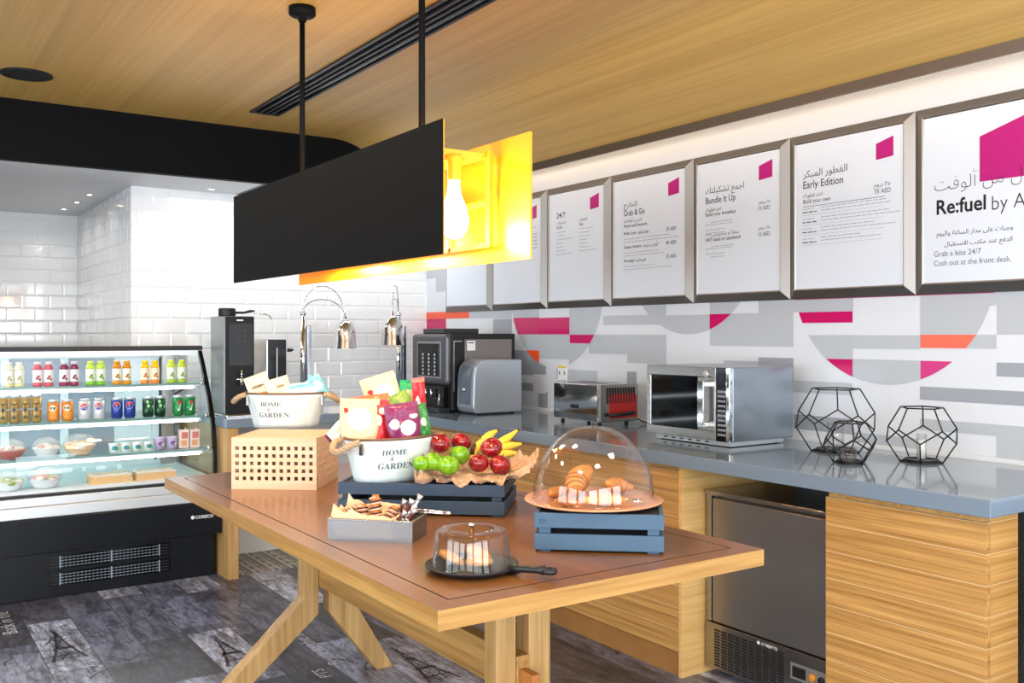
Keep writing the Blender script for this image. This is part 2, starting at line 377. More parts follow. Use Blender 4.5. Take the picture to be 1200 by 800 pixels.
# tiled walls: every tile a bevelled brick, all in one wall
TILE = mat('white_glazed_tile', (238, 239, 240), .07, coat=.3)
GROUT = mat('white_grout', (232, 232, 230), .8)
def tile_wall(mb, org, U, N, W, H, tw=.2, th=.1, first=0.):
    org = Vector(org); U = Vector(U); N = Vector(N); Z = Vector((0, 0, 1)); g = .0006; bv = .011; d = .003
    mb.add([org, org+U*W, org+U*W+Z*H, org+Z*H], [(0, 1, 2, 3)], 1)
    r = 0; z = 0.
    while z < H-1e-6:
        z1 = min(z+th, H); x = -first-(tw/2 if r % 2 else 0)
        while x < W-1e-6:
            a, b = max(x, 0)+g, min(x+tw, W)-g
            if b-a > .006:
                bx0 = bv if x >= 0 else 0; bx1 = bv if x+tw <= W else 0
                bx = min(bv, (b-a)/2-.001); lo, hi = z+g, z1-g; bz = min(bv, (hi-lo)/2-.001)
                P = lambda u, h, n: org+U*u+Z*h+N*n
                o = [P(a, lo, .0006), P(b, lo, .0006), P(b, hi, .0006), P(a, hi, .0006)]
                i = [P(a+min(bx0, bx), lo+bz, d), P(b-min(bx1, bx), lo+bz, d), P(b-min(bx1, bx), hi-bz, d), P(a+min(bx0, bx), hi-bz, d)]
                mb.add(o+i, [(4, 5, 6, 7), (0, 1, 5, 4), (1, 2, 6, 5), (2, 3, 7, 6), (3, 0, 4, 7)], 0)
            x += tw
        z += th; r += 1
    return mb
XN = 1.376
mb = MB(); mb.box(XN+.002, XW+.1, YT+.006, YT+.12, 0, ZC)
tile_wall(mb, (XN, YT, 0), (1, 0, 0), (0, -1, 0), XW-XN, ZS, first=.06)
struct(mb.build('wall_back', [TILE, GROUT]))
mb = MB(); mb.box(XN+.006, XN+.12, YT+.12, 8.4, 0, ZC)
tile_wall(mb, (XN, 8.25, 0), (0, -1, 0), (-1, 0, 0), 8.25-YT, ZS)
struct(mb.build('wall_return', [TILE, GROUT]))
mb = MB(); mb.box(-3.2, XN+.1, 8.256, 8.4, 0, ZC)
tile_wall(mb, (-3.0, 8.25, 0), (1, 0, 0), (0, -1, 0), XN+3.0, ZS, first=.03)
struct(mb.build('wall_niche', [TILE, GROUT]))

# mural wall
MW = mat('mural_white', (216, 221, 228), .18); ML = mat('mural_light_grey', (182, 188, 195), .18); MG = mat('mural_grey', (154, 161, 170), .18)
MM = mat('mural_magenta', (196, 0, 96), .22); MP = mat('mural_pink', (206, 64, 132), .22); MO = mat('mural_orange', (238, 84, 40), .22); MC = mat('mural_coral', (238, 112, 92), .22)
wr = struct(MB().box(XW, XW+.12, -3.2, YT+.1, -.05, ZC).build('wall_right', WHITE))
mu = MB(); mu.box(XW-.003, XW, -3.0, YT, .9, 2.68, 0)
def wp(u, v): p = at_x(u, v, XW-.003); return (p.y, p.z)
def circ3(a, b, c):
    (ax, ay), (bx, by), (cx, cy) = a, b, c; d = 2*(ax*(by-cy)+bx*(cy-ay)+cx*(ay-by))
    ux = ((ax*ax+ay*ay)*(by-cy)+(bx*bx+by*by)*(cy-ay)+(cx*cx+cy*cy)*(ay-by))/d
    uy = ((ax*ax+ay*ay)*(cx-bx)+(bx*bx+by*by)*(ax-cx)+(cx*cx+cy*cy)*(bx-ax))/d
    return ux, uy, math.hypot(ax-ux, ay-uy)
def clip(poly, f):
    out = []
    for i, p in enumerate(poly):
        q = poly[(i+1) % len(poly)]; a, b = f(p), f(q)
        if a >= 0: out.append(p)
        if (a >= 0) != (b >= 0): t = a/(a-b); out.append((p[0]+(q[0]-p[0])*t, p[1]+(q[1]-p[1])*t))
    return out
def mrect(u0, u1, vt, vb, mi, lay=1, c=None, ref=None):
    ref = u0 if ref is None else ref
    y0 = wp(u0, 400)[0]; y1 = wp(u1, 400)[0]; zt = wp(ref, vt)[1]; zb = wp(ref, vb)[1]
    MR[0] += 1; x = XW-.003-lay*.0006-MR[0]*6e-6
    if c is None: poly = [(y0, zb), (y1, zb), (y1, zt), (y0, zt)]
    else:
        poly = [(c[0]-c[2]*math.cos(2*PI*k/96), c[1]+c[2]*math.sin(2*PI*k/96)) for k in range(96)]
        poly = clip(poly, lambda p: y0-p[0]); poly = clip(poly, lambda p: p[0]-y1); poly = clip(poly, lambda p: zt-p[1]); poly = clip(poly, lambda p: p[1]-zb)
        if len(poly) < 3: return
    n = Vector((0, 0, 0)); P = [Vector((x, a, b)) for a, b in poly]
    ar = sum(poly[i][0]*poly[(i+1) % len(poly)][1]-poly[(i+1) % len(poly)][0]*poly[i][1] for i in range(len(poly)))
    if ar > 0: P.reverse()
    mu.add(P, [tuple(range(len(P)))], mi)
MR = [0]
C1 = circ3(wp(600, 362), wp(652, 431), wp(706, 358)); C2 = circ3(wp(752, 357), wp(806, 391.5), wp(867, 355)); C3 = circ3(wp(936, 365), wp(1046, 450.7), wp(1160, 360))
# right circle
mrect(832, 930, 368, 405, 1); mrect(889, 930, 352, 370, 1); mrect(930, 1000, 345, 366, 1); mrect(936, 999.5, 366, 378.5, 3, 3, C3)
mrect(1079, 1290, 340, 392, 1); mrect(1079, 1168, 360, 392, 0, 2); mrect(1079, 1168, 340, 392, 1, 3, C3)
mrect(930, 1168, 392.5, 406.5, 0, 2); mrect(930, 1079, 392.5, 407, 1, 3, C3); mrect(1079, 1168, 392, 407.5, 1, 3); mrect(1079, 1168, 392, 407.5, 6, 4, C3)
mrect(945, 999.5, 407, 419.5, 1, 3, C3); mrect(945, 999.5, 419.5, 460, 3, 4, C3); mrect(999.5, 1079, 420.5, 470, 1, 3, C3); mrect(1079, 1140, 422.5, 460, 4, 3, C3)
mrect(933, 1165, 345, 351.5, 3, 5); mrect(1168, 1290, 424.5, 440.7, 2, 2); mrect(1078, 1290, 452.5, 468, 2); mrect(930.5, 999, 445.5, 459, 1)
mrect(930.5, 999, 485, 502, 2); mrect(1078, 1290, 490, 503, 1); mrect(999, 1078, 506, 524, 1); mrect(1168, 1290, 505, 545, 1, 2); mrect(900, 930, 419, 443, 2); mrect(924, 929, 470, 482, 2)
# middle circle
mrect(707, 781, 370, 381.3, 1, 1); mrect(752, 868, 340, 400, 1, 2, C2); mrect(781, 832, 345, 369.5, 0, 3); mrect(832, 889, 350, 368, 0, 2); mrect(832, 889, 345, 368, 1, 3, C2); mrect(832, 880, 368, 392, 3, 4, C2)
mrect(690, 781, 392, 414, 1); mrect(735, 781, 413, 425, 1); mrect(889, 930, 418.5, 444.5, 2); mrect(848, 889, 422, 440, 1); mrect(930, 965, 445.5, 457.5, 1, 2); mrect(735, 746, 435, 480, 2); mrect(707, 770, 381, 392, 0, 2)
# left circle
mrect(550, 600, 363, 374, 1); mrect(578, 600, 374, 410, 2); mrect(599, 640, 410, 438, 2); mrect(599, 712, 340, 440, 1, 2, C1)
mrect(602, 667.6, 372.4, 391.6, 3, 3, C1); mrect(632, 667.6, 362, 372.4, 0, 3, C1); mrect(632, 706, 358, 362, 3, 4); mrect(668, 697, 392, 402, 3, 3, C1); mrect(610, 632, 410, 425, 5, 3, C1); mrect(632, 667, 420, 435, 0, 3, C1)
mrect(500, 550, 366, 374, 5, 2); mrect(500, 523, 374, 395, 3, 2); mrect(523, 578, 374, 392, 0, 2); mrect(586, 599, 410, 428, 1, 2)
mrect(500, 522, 300, 343, 1, 1); mrect(500, 511, 327, 344, 0, 2)
mrect(598, 631, 447, 456, 2); mrect(631, 642, 458, 481, 2); mrect(652, 700, 432, 444, 1); mrect(594, 600, 463, 481, 2); mrect(625, 640, 438, 460, 0, 2)
mu.build('mural', [MW, ML, MG, MM, MP, MO, MC], wr)
struct(MB().box(XW-.014, XW-.0065, 1.49, YT, .914, .932).build('trim_2', mat('upstand_white', (226, 230, 234), .3)))

# ceiling: flat veneer, curved down to the steel trim over the menu boards
arc = [(-5, ZC)]
for k in range(9):
    a = rad(34)*k/8; arc.append((2.50+.46*math.sin(a), ZC-.46*(1-math.cos(a))))
arc += [(3.2, 2.39)]
top = [(3.2, ZC+.12), (-5, ZC+.12)]
ce = struct(MB().prism(list(reversed(arc))+[(-5, ZC+.12), (3.2, ZC+.12)], 'y', -3.2, 5.77).build('ceiling', CEILW))
struct(MB().box(3.2, XW+.1, -3.2, 5.77, 2.62, ZC+.12).build('ceiling', WHITE))
struct(MB().box(3.19, 3.202, -3.2, 5.77, 2.349, 2.392).build('trim_1', mat('trim_steel', (150, 142, 136), .35, .9)))
# black bulkhead and the soffits behind it
struct(MB().box(-5, XW, 5.77, 5.83, ZS, ZC+.12).build('ceiling', mat('bulkhead_black', (13, 13, 15), .7, spec=.1)))
struct(MB().box(-5, 2.05, 5.83, 8.4, ZS, ZS+.1).build('ceiling', mat('soffit_white', (232, 234, 236), .6)))
struct(MB().box(2.05, XW, 5.83, YT, ZS, ZS+.1).build('ceiling', BLACK))
# walls and window walls that close the room behind the camera
DW = mat('dark_panel_wall', (92, 80, 70), .6)
mb = MB()
for y0, y1 in ((-3.2, -2.6), (-.6, -.2), (1.8, 2.2), (4.2, 8.4)): mb.box(-5, -4.8, y0, y1, 0, ZC)
mb.box(-5, -4.8, -3.2, 8.4, 0, .4).box(-5, -4.8, -3.2, 8.4, 2.3, ZC)
struct(mb.build('wall_left', DW))
struct(MB().box(-4.8, -.36, 5.77, 5.83, 0, ZS).box(-.46, -.36, 5.83, 8.25, 0, ZS).build('wall_added_partition', DW))  # unseen partition, added so the microwave reflects dark instead of white tiles
mb = MB()
for x0, x1 in ((-5, -4), (-1.6, -1.2), (1.2, 1.6), (3.1, 3.6)): mb.box(x0, x1, -3.4, -3.2, 0, ZC)
mb.box(-5, 3.6, -3.4, -3.2, 0, .4).box(-5, 3.6, -3.4, -3.2, 2.3, ZC)
struct(mb.build('wall_front', DW))
# dark tiled pier beside the counter end
struct(MB().box(2.90, XW, 1.30, 1.47, 0, .84).build('wall_pier', mat('dark_mosaic', (70, 46, 44), .3, noise_amt=.6, nscale=14)))

# ================================================================== COUNTER AND CABINETS
STONE = mat('grey_stone', (120, 138, 156), .10, noise_amt=.06, nscale=220, coat=.2)
CT = .914
poly = [(2.70, 1.49), (XW-.015, 1.49), (XW-.015, YT-.008), (1.672, YT-.008), (1.672, 5.35), (2.70, 5.35)]
wt = MB().prism(poly, 'z', CT-.054, CT).build('worktop', STONE, bevel=.003)
tag(wt, 'long L-shaped glossy grey stone worktop under the menu boards', 'worktop')
def cabinet(label, x0, x1, y0, y1, doors, kick=.10, endpanel=None):
    t = thing('base_cabinet', label, 'cabinet', (x0, y0, 0))
    W, D = x1-x0, y1-y0
    MB().box(.02, W, 0, D, .0, CT-.055).build('body', CABX, t)
    MB().box(.006, .019, .002, D-.002, .0, kick-.004).build('plinth', mat('plinth_veneer', (150, 106, 56), .5, noise_amt=.2, nscale=9), t)
    for a, b in doors:
        MB().box(0, .019, a+.0015, b-.0015, kick, CT-.075).build('door', CAB, t, bevel=.001)
    return t
cabinet('oak veneer base cabinet right of the steel ice machine', 2.725, 2.90, 1.515, 2.085, [(0, .57)], kick=.004)
c = cabinet('long run of oak veneer cabinets left of the steel ice machine', 2.725, 3.45, 2.80, 5.9, [(0, .72), (.72, 1.44), (1.44, 2.16), (2.16, 2.55)])
MB().box(0, .5, -.018, -.001, 0, CT-.055).build('end_panel', CABZ, c)
# open stand of the short arm of the worktop
t = thing('counter_stand', 'oak end panel holding up the worktop beside the display fridge', 'counter stand', (1.675, 5.335, 0))
MB().box(0, .062, 0, 1.0, 0, CT-.055).build('end_panel', OAK, t, bevel=.002)
MB().box(.063, 1.045, .6, .62, 0, CT-.055).build('back_panel', mat('pale_grey_panel', (206, 210, 212), .5), t)

# ================================================================== STEEL ICE MACHINE UNDER THE COUNTER
t = thing('ice_machine', 'dark steel undercounter ice machine with slotted grille', 'ice machine', (2.85, 2.10, 0))
ST2 = mat('dark_steel', (158, 155, 152), .4, 1.)
MB().box(.03, .62, .0, .665, .03, .745).build('body', STEEL, t)
MB().box(.0, .03, .0, .635, .225, .73).build('door', ST2, t, bevel=.004)
MB().box(-.004, .03, .637, .662, .225, .745).build('hinge_post', STEEL, t, bevel=.002)
MB().box(-.002, .02, .636, .6375, .235, .735).build('door_seal', BLACK, t)
MB().box(-.012, .62, 0, .665, .745, .76).build('top_panel', STEEL, t, bevel=.002)
g = MB(); g.box(-.006, .028, 0, .665, .035, .22)
g.build('grille', STEEL, t, bevel=.002)
s = MB()
for cidx in range(10):
    for r in range(13):
        y = .615-cidx*.036; z = .05+r*.0118
        if y < .24 and z > .1: continue
        s.box(-.0085, -.0065, y-.027, y, z, z+.0065)
s.build('grille_slots', BLACK, t)
s = MB(); s.box(-.0085, -.006, .06, .23, .115, .175).build('switch_plate', mat('pale_steel', (206, 206, 204), .3, .8), t)
MB().box(-.012, -.0086, .16, .22, .125, .165).build('rocker_switch', BLACK, t, bevel=.002)
k = MB().lathe([(.014, 0), (.014, .006), (.010, .008), (0, .008)], 20, 0, T=Matrix.Translation((-.0086, .13, .145)) @ Matrix.Rotation(-PI/2, 4, 'Y')).build('indicator_lamp', mat('amber', (236, 150, 40), .3), t)
MB().lathe([(.014, 0), (.014, .006), (.010, .008), (0, .008)], 20, 0, T=Matrix.Translation((-.0086, .09, .145)) @ Matrix.Rotation(-PI/2, 4, 'Y')).build('button', BLACK, t)
MB().text('CORECO', .013, (-.007, .37, .196), (0, -1, 0), (0, 0, 1), 0, .02).ball((-.007, .385, .203), .008, 10, 0, .1).build('lettering', WHITE, t)
for fy_ in (.03, .58): MB().box(.05, .58, fy_, fy_+.05, 0, .03).build('foot', BLACK, t)

# ================================================================== MENU BOARDS
YB = [6.05, 5.415, 4.78, 4.16, 3.502, 2.884, 2.25]
ZT, ZBm = 2.306, 1.558
FRAMEM = mat('frame_steel', (150, 146, 142), .42, 1.)
PANEL = mat('menu_paper', (216, 224, 236), .3)
INK = mat('ink_black', (14, 14, 18), .5); INKG = mat('ink_grey', (158, 164, 176), .5); MAG = mat('print_magenta', (178, 6, 116), .4)
XO, XI, XP = XW-.008, XW-.036, XW-.030
def board(label, yl, yr, items, logo=True, group='framed menu boards above the worktop'):
    t = thing('menu_board', label, 'menu board', (XO, (yl+yr)/2, ZBm), 0, group)
    W = yl-yr; H = ZT-ZBm; bw = .046; hw = W/2-.0015
    # local: x towards the wall, y to the left as seen, z up
    o = [(0, hw, .0), (0, -hw, .0), (0, -hw, H), (0, hw, H)]
    xi = XI-XO
    r = [(xi, hw-bw*.85, bw*.85), (xi, -hw+bw*.85, bw*.85), (xi, -hw+bw*.85, H-bw*.85), (xi, hw-bw*.85, H-bw*.85)]
    q = [(xi+.007, hw-bw, bw), (xi+.007, -hw+bw, bw), (xi+.007, -hw+bw, H-bw), (xi+.007, hw-bw, H-bw)]
    b = [(XW-.004-XO, a[1], a[2]) for a in o]; lip = [(-.004, a[1], a[2]) for a in o]
    mb = MB(); vs = b+lip+r+q; fs = []
    for L0 in (0, 4, 8):
        for k in range(4): fs.append((L0+k, L0+(k+1) % 4, L0+4+(k+1) % 4, L0+4+k))
    mb.add(vs, fs).build('frame', FRAMEM, t, bevel=.0012)
    MB().box(XP-XO, .002, -hw+bw-.002, hw-bw+.002, bw-.002, H-bw+.002).build('panel', PANEL, t)
    x = XP-XO-.0006
    loc = Vector((XO, (yl+yr)/2, ZBm))
    tx = MB()
    for it in items:
        kind = it[0]
        if kind == 't':
            _, s, u, v, cap, mi, bold, uw = it
            p = at_x(u, v, XP)-loc; dd = (EYEV-at_x(u, v, XP)).dot(Vector((-FS, -FC, 0)))
            wdt = None
            if uw: wdt = p.y-(at_x(uw, v, XP)-loc).y
            tx.text(s, cap*dd/FPX, (x, p.y, p.z), (0, -1, 0), (0, 0, 1), mi, bold, wdt)
        elif kind == 'l':   # hairlines of print too small to read
            _, u0, u1, v, th, mi = it
            p = at_x(u0, v, XP)-loc; y1 = (at_x(u1, v, XP)-loc).y
            tx.add([(x, p.y, p.z), (x, y1, p.z), (x, y1, p.z+th), (x, p.y, p.z+th)], [(0, 1, 2, 3)], mi)
        elif kind == 'w':
            _, u0, u1, v, th, mi = it
            p = at_x(u0, v, XP)-loc; y1 = (at_x(u1, v, XP)-loc).y; yy = p.y; rr = random.Random(u0*7+v)
            while yy > y1+.006:
                l = min(rr.uniform(.012, .035), yy-y1); tx.add([(x, yy, p.z), (x, yy-l, p.z), (x, yy-l, p.z+th), (x, yy, p.z+th)], [(0, 1, 2, 3)], mi); yy -= l+.005
    if items: tx.build('lettering', [INK, INKG], t)
    if logo is True:
        y0 = -hw+bw+.125; mb = MB().add([(x, y0, H-.175), (x, y0-.082, H-.168), (x, y0-.082, H-.085), (x, y0, H-.107)], [(0, 1, 2, 3)]); mb.build('emblem', MAG, t)
    elif logo:
        P = [at_x(u, v, XP)-loc for u, v in logo]; mb = MB().add([(x+.0002, p.y, p.z) for p in P], [(0, 1, 2, 3)]); mb.build('emblem', MAG, t)
    return t
A = arabic
it = []
for r, v in enumerate((246, 253, 260)): pass
board('steel framed board at the far left end of the row, mostly behind the lamp', YB[0], YB[1], [], True)
board('steel framed menu board right edge of the yellow lamp panel, prices only', YB[1], YB[2],
      [('w', 600, 629, 271, .004, 1)]+[('t', '35 AED', 624, 275+4.1*k, 1.7, 0, 0, 629.5) for k in range(5)])
rows = [('w', 652.3, 652+wd, 273+4.3*k, .004, 1) for k, wd in enumerate((12, 9, 18, 8, 9, 12, 19))]+[('w', 679, 679+wd, 268.5+4.3*k, .004, 1) for k, wd in enumerate((16, 12, 12, 9, 10, 12, 20))]
board('steel framed menu board headed 24/7, small print in two columns', YB[2], YB[3],
      [('t', '24/7', 652.3, 256, 6, 0, .01, 662.5), ('t', A('المشروبات'), 652.3, 263, 3.2, 0, 0, 663), ('t', 'Drink', 652.3, 268.5, 3.2, 0, .01, 659), ('t', A('الطعام'), 679, 259, 3.2, 0, 0, 688), ('t', 'Eat', 679, 264.3, 3.2, 0, .01, 683.5)]+rows)
g = []
for k, (n, p, v) in enumerate((('Pollo Loco  '+A('بولو لوكو'), '35 AED', 275.6), ('Ocean dreams  '+A('أوشن دريمز'), '40 AED', 291.6), ('Fromage '+A('فورماجيه'), '35 AED', 307.5))):
    g += [('t', n, 731, v, 3.3, 0, .01, (760, 771, 757)[k]), ('t', p, 780.5, v-5.2, 4, 0, .005, 792.5), ('w', 731, 731+(55, 42, 36)[k], v+5.5, .0035, 1), ('w', 731, 731+(64, 47, 58)[k], v+9, .0035, 1)]
board('steel framed menu board headed Grab & Go', YB[3], YB[4],
      [('t', A('للخارج'), 731, 243.5, 6, 0, 0, 746.5), ('t', 'Grab & Go', 731, 253.5, 6.5, 0, .01, 755.5), ('t', A('بانيني و فوكاشيا'), 731, 261, 3.4, 0, 0, 752.5), ('t', 'Panini and Focaccia', 731, 267, 3.4, 0, .01, 758.5)]+g)
g = []
for v in (261, 264.5, 270.5, 273.5, 289.5, 292.5, 298.5, 301.5): g.append(('w', 827+(6 if int(v) % 2 else 0), 827+(32 if v in (261, 264.5, 289.5, 292.5) else 22), v, .0035, 1))
board('steel framed menu board headed Bundle It Up', YB[4], YB[5],
      [('t', A('اجمع تشكيلتك'), 826.7, 227.5, 7, 0, 0, 872), ('t', 'Bundle It Up', 826.7, 239.5, 7.5, 0, .005, 862), ('t', A('اختر فطورك'), 826.7, 248.3, 4, 0, 0, 845), ('t', 'Build your breakfast', 826.7, 254, 4.2, 0, .005, 862.5),
       ('t', A('١٥ درهم'), 889, 239, 4, 0, 0, 902.5), ('t', '15 AED', 888, 246.5, 4.6, 0, 0, 902.5), ('t', A('سلطة أو ساندويتش ٢٤/٧'), 826.7, 277.3, 4, 0, 0, 866), ('t', '24/7 salad or sandwich', 826.7, 283.5, 4.2, 0, .005, 868),
       ('t', A('١٥ درهم'), 889, 269, 4, 0, 0, 902.5), ('t', '15 AED', 888, 277, 4.6, 0, 0, 902.5)]+g)
g = [('l', 941, 1037, 243., .002, 0)]
for k in range(4):
    v = 247+12.3*k-(.6*k); g += [('w', 940.5, 954, v-1, .003, 1), ('w', 940.5, 957, v+3, .004, 0), ('w', 962, 962+(78, 80, 62, 48)[k], v-4, .0035, 1), ('w', 962, 962+(82, 92, 90, 70)[k], v-.3, .0035, 1), ('l', 941, 1036, v+6, .0012, 1)]
board('steel framed menu board headed Early Edition', YB[5], YB[6],
      [('t', A('الفطور المبكر'), 941.3, 208.5, 8, 0, 0, 993), ('t', 'Early Edition', 940.8, 221.5, 8.6, 0, .005, 988), ('t', A('اختر فطورك'), 941, 231.8, 4.5, 0, 0, 964), ('t', 'Build your own', 941, 239, 5, 0, 0, 973), ('t', A('٣٥ درهم'), 1024, 219.5, 5, 0, 0, 1043), ('t', '35 AED', 1024.5, 227.3, 5.4, 0, 0, 1044)]+g)
board('wide steel framed board at the right end of the row with large magenta shape', YB[6], .98,
      [('t', A('فيول من ألوفت'), 1094.3, 224.5, 15, 0, -.02, 1228), ('t', 'Re:fuel', 1096.5, 251.5, 16.5, 0, .02, 1155.5), ('t', 'by A', 1161, 246.3, 17, 0, -.012, 1202), ('t', A('وجبات على مدار الساعة واليوم'), 1097.5, 276.5, 5, 0, 0, 1187), ('t', A('الدفع عند مكتب الاستقبال'), 1106.5, 288.5, 5, 0, 0, 1186.5),
       ('t', 'Grab a bite 24/7', 1094.3, 301, 6.4, 0, -.008, 1149.5), ('t', 'Cash out at the front desk.', 1094.3, 311.8, 6.4, 0, -.008, 1185)],
      [(1148, 213), (1275, 196), (1275, 98), (1148, 160)])
# cove light hidden behind the steel trim
t = thing('cove_light', 'warm white strip lamp in the cove above the menu boards', 'light', (3.23, 1.2, 2.47))
MB().box(-.02, .02, -4.0, 4.5, .02, .03).build('channel', ALU, t)
MB().box(-.012, .012, -3.9, 4.4, .0, .018).build('diffuser', emit('cove_strip', (255, 236, 208), 16), t)

# ================================================================== CEILING FITTINGS
t = thing('linear_diffuser', 'long black slotted air diffuser in the veneer ceiling', 'air vent', (1.80, 1.6, ZC))
mb = MB(); mb.box(0, .172, 0, 3.73, -.002, -.0005).build('backing', BLACKG, t)
MB().box(0, .014, 0, 3.73, -.010, -.0005).box(.158, .172, 0, 3.73, -.010, -.0005).box(.014, .158, 3.716, 3.73, -.010, -.0005).build('frame', CHAR, t)
for k in range(3): MB().box(.042+k*.034, .056+k*.034, 0, 3.716, -.012, -.002).build('slat', CHAR, t)
t = thing('ceiling_speaker', 'round black speaker grille in the ceiling at left', 'speaker', (.633, 5.19, ZC))
MB().lathe([(0, -.006), (.095, -.006), (.108, -.009), (.118, -.007), (.118, -.0005), (0, -.0005)], 48).build('grille', mat('speaker_mesh', (22, 22, 24), .6, bump=.5, nscale=400), t)
for k, (x, y) in enumerate(((1.23, 6.93), (1.226, 7.38), (1.212, 7.84), (1.846, 6.22))):
    t = thing('recessed_spotlight', ('small recessed spotlight in the white soffit nearest the niche corner', 'small recessed spotlight in the white soffit, middle of the three by the niche corner', 'small recessed spotlight in the white soffit, farthest back in the niche', 'small recessed spotlight in the white soffit above the drink dispensers')[k], 'light', (x, y, ZS), 0, 'recessed soffit spotlights')
    MB().lathe([(.015, -.001), (.026, -.004), (.032, -.0005)], 24, 0).build('ring', CHROME, t)
    MB().lathe([(0, -.002), (.0145, -.002)], 24).build('lens', emit('spot_lens', (255, 244, 226), 5), t)

# ================================================================== PENDANT LAMP
XA, XB, Y0, Y1, Z0, Z1 = 1.257, 1.54, 2.175, 3.915, 1.612, 1.972
t = thing('pendant_lamp', 'long pendant lamp of black and yellow panels hung over the table on two black rods', 'pendant lamp', (1.40, 3.045, ZC))
def L(x, y, z): return (x-1.40, y-3.045, z-ZC)
YEL = mat('lamp_yellow', (252, 168, 22), .4); PBLK = mat('lamp_black', (12, 12, 13), .6, spec=.12)
BRASS = mat('yellow_frame_paint', (248, 186, 40), .35)
mb = MB(); a = L(XA-.004, Y0, Z0); b = L(XA+.001, Y1, Z1); mb.box(a[0], b[0], a[1], b[1], a[2], b[2]).build('outer_panel', PBLK, t, bevel=.001)
mb = MB(); a = L(XA+.001, Y0, Z0); b = L(XA+.004, Y1, Z1); mb.box(a[0], b[0], a[1], b[1], a[2], b[2]).build('panel_lining', YEL, t)
mb = MB(); a = L(XB, Y0, Z0); b = L(XB+.003, Y1, Z1); mb.box(a[0], b[0], a[1], b[1], a[2], b[2]).build('outer_panel', YEL, t)
mb = MB(); a = L(XB+.003, Y0, Z0); b = L(XB+.007, Y1, Z1); mb.box(a[0], b[0], a[1], b[1], a[2], b[2]).build('outer_panel', YEL, t)
fr = MB()
fy0, fy1, fz0, fz1 = 2.34, 3.75, 1.662, 1.93
for xx in (XB-.03, XA+.022):
    for zz in (fz0, (fz0+fz1)/2-.01, fz1):
        p = L(xx, fy0, zz); q = L(xx, fy1, zz); fr.box(p[0]-.008, p[0]+.008, p[1], q[1], p[2]-.008, p[2]+.008)
    for yy in (fy0, 2.56, 3.04, 3.52, fy1):
        p = L(xx, yy, fz0); q = L(xx, yy, fz1); fr.box(p[0]-.008, p[0]+.008, p[1]-.009, p[1]+.009, p[2]-.008, q[2]+.008)
for yy in (2.56, 3.52):
    p = L(XA+.004, yy, fz1); q = L(XB, yy, fz1); fr.box(p[0], q[0], p[1]-.012, p[1]+.012, p[2]-.012, p[2]+.012)
fr.build('inner_frame', BRASS, t, bevel=.0015)
BULB = emit('bulb_glow', (255, 226, 160), 40)
for yy in (2.36, 2.9, 3.4):
    p = L(1.40, yy, 1.92)
    MB().box(p[0]-.13, p[0]+.13, p[1]-.008, p[1]+.008, p[2]-.002, p[2]+.014).build('crossbar', BRASS, t)
    h = MB().lathe([(.019, -.075), (.019, -.02), (.024, -.018), (.024, .0), (0, .0)], 20, 0, p).build('bulb_holder', BRASS, t)
    MB().lathe([(0, -.245), (.022, -.24), (.04, -.215), (.043, -.19), (.036, -.155), (.022, -.12), (.017, -.09), (.017, -.0755)], 20, 0, p).build('bulb', BULB, h)
    lamp('pendant_glow', 'POINT', (1.42, yy, 1.70), 34, (1.0, .80, .48), .05)
for yy in (2.553, 3.525):
    p = L(1.40, yy, 1.94)
    MB().tube([p, (p[0], p[1], -.03)], .0105, 12).build('rod', PBLK, t)
    MB().lathe([(0, -.055), (.016, -.055), (.016, -.036), (.046, -.034), (.052, -.028), (.052, -.0005), (0, -.0005)], 28, 0, (p[0], p[1], 0)).build('canopy', PBLK, t)

# ================================================================== TABLE
TX0, TX1, TY0, TY1, TZ = 1.015, 2.058, 1.778, 4.075, .80
t = thing('trestle_table', 'large oak trestle table with brown top carrying the food', 'table', (1.536, 2.927, 0))
def T_(x, y): return (x-1.536, y-2.927)
hx, hy = (TX1-TX0)/2, (TY1-TY0)/2
GV = mat('groove_dark', (44, 26, 16), .6)
mb = MB(); mb.box(-hx, hx, -hy, hy, TZ-.045, TZ-.003, 1)
for q in range(6):
    if all(abs(abs(mb.V[i][1])-hy) < 1e-6 for i in mb.F[q]) and len({mb.V[i][1] for i in mb.F[q]}) == 1: mb.M[q] = 2
mb.add([(-hx+.001, -hy+.001, TZ-.0029), (hx-.001, -hy+.001, TZ-.0029), (hx-.001, hy-.001, TZ-.0029), (-hx+.001, hy-.001, TZ-.0029)], [(0, 1, 2, 3)], 3)
gi, gw = .062, .0045
def plate(x0, x1, y0, y1):
    mb.add([(x0, y0, TZ), (x1, y0, TZ), (x1, y1, TZ), (x0, y1, TZ)], [(0, 1, 2, 3)], 0)
    vs = [(x0, y0), (x1, y0), (x1, y1), (x0, y1)]
    for k in range(4):
        a, b = vs[k], vs[(k+1) % 4]; out = (abs(a[0]) > hx-.001 and a[0] == b[0]) or (abs(a[1]) > hy-.001 and a[1] == b[1])
        mb.add([(a[0], a[1], TZ-.003), (b[0], b[1], TZ-.003), (b[0], b[1], TZ), (a[0], a[1], TZ)], [(0, 1, 2, 3)], (2 if a[1] == b[1] else 1) if out else 3)
plate(-hx, hx, -hy, -hy+gi); plate(-hx, hx, hy-gi, hy); plate(-hx, -hx+gi, -hy+gi, hy-gi); plate(hx-gi, hx, -hy+gi, hy-gi)
plate(-hx+gi+gw, hx-gi-gw, -hy+gi+gw, hy-gi-gw)
mb.build('tabletop', [TABLE, OAKY, OAKX, GV], t)
lo = MB(); a, b = .028, .062
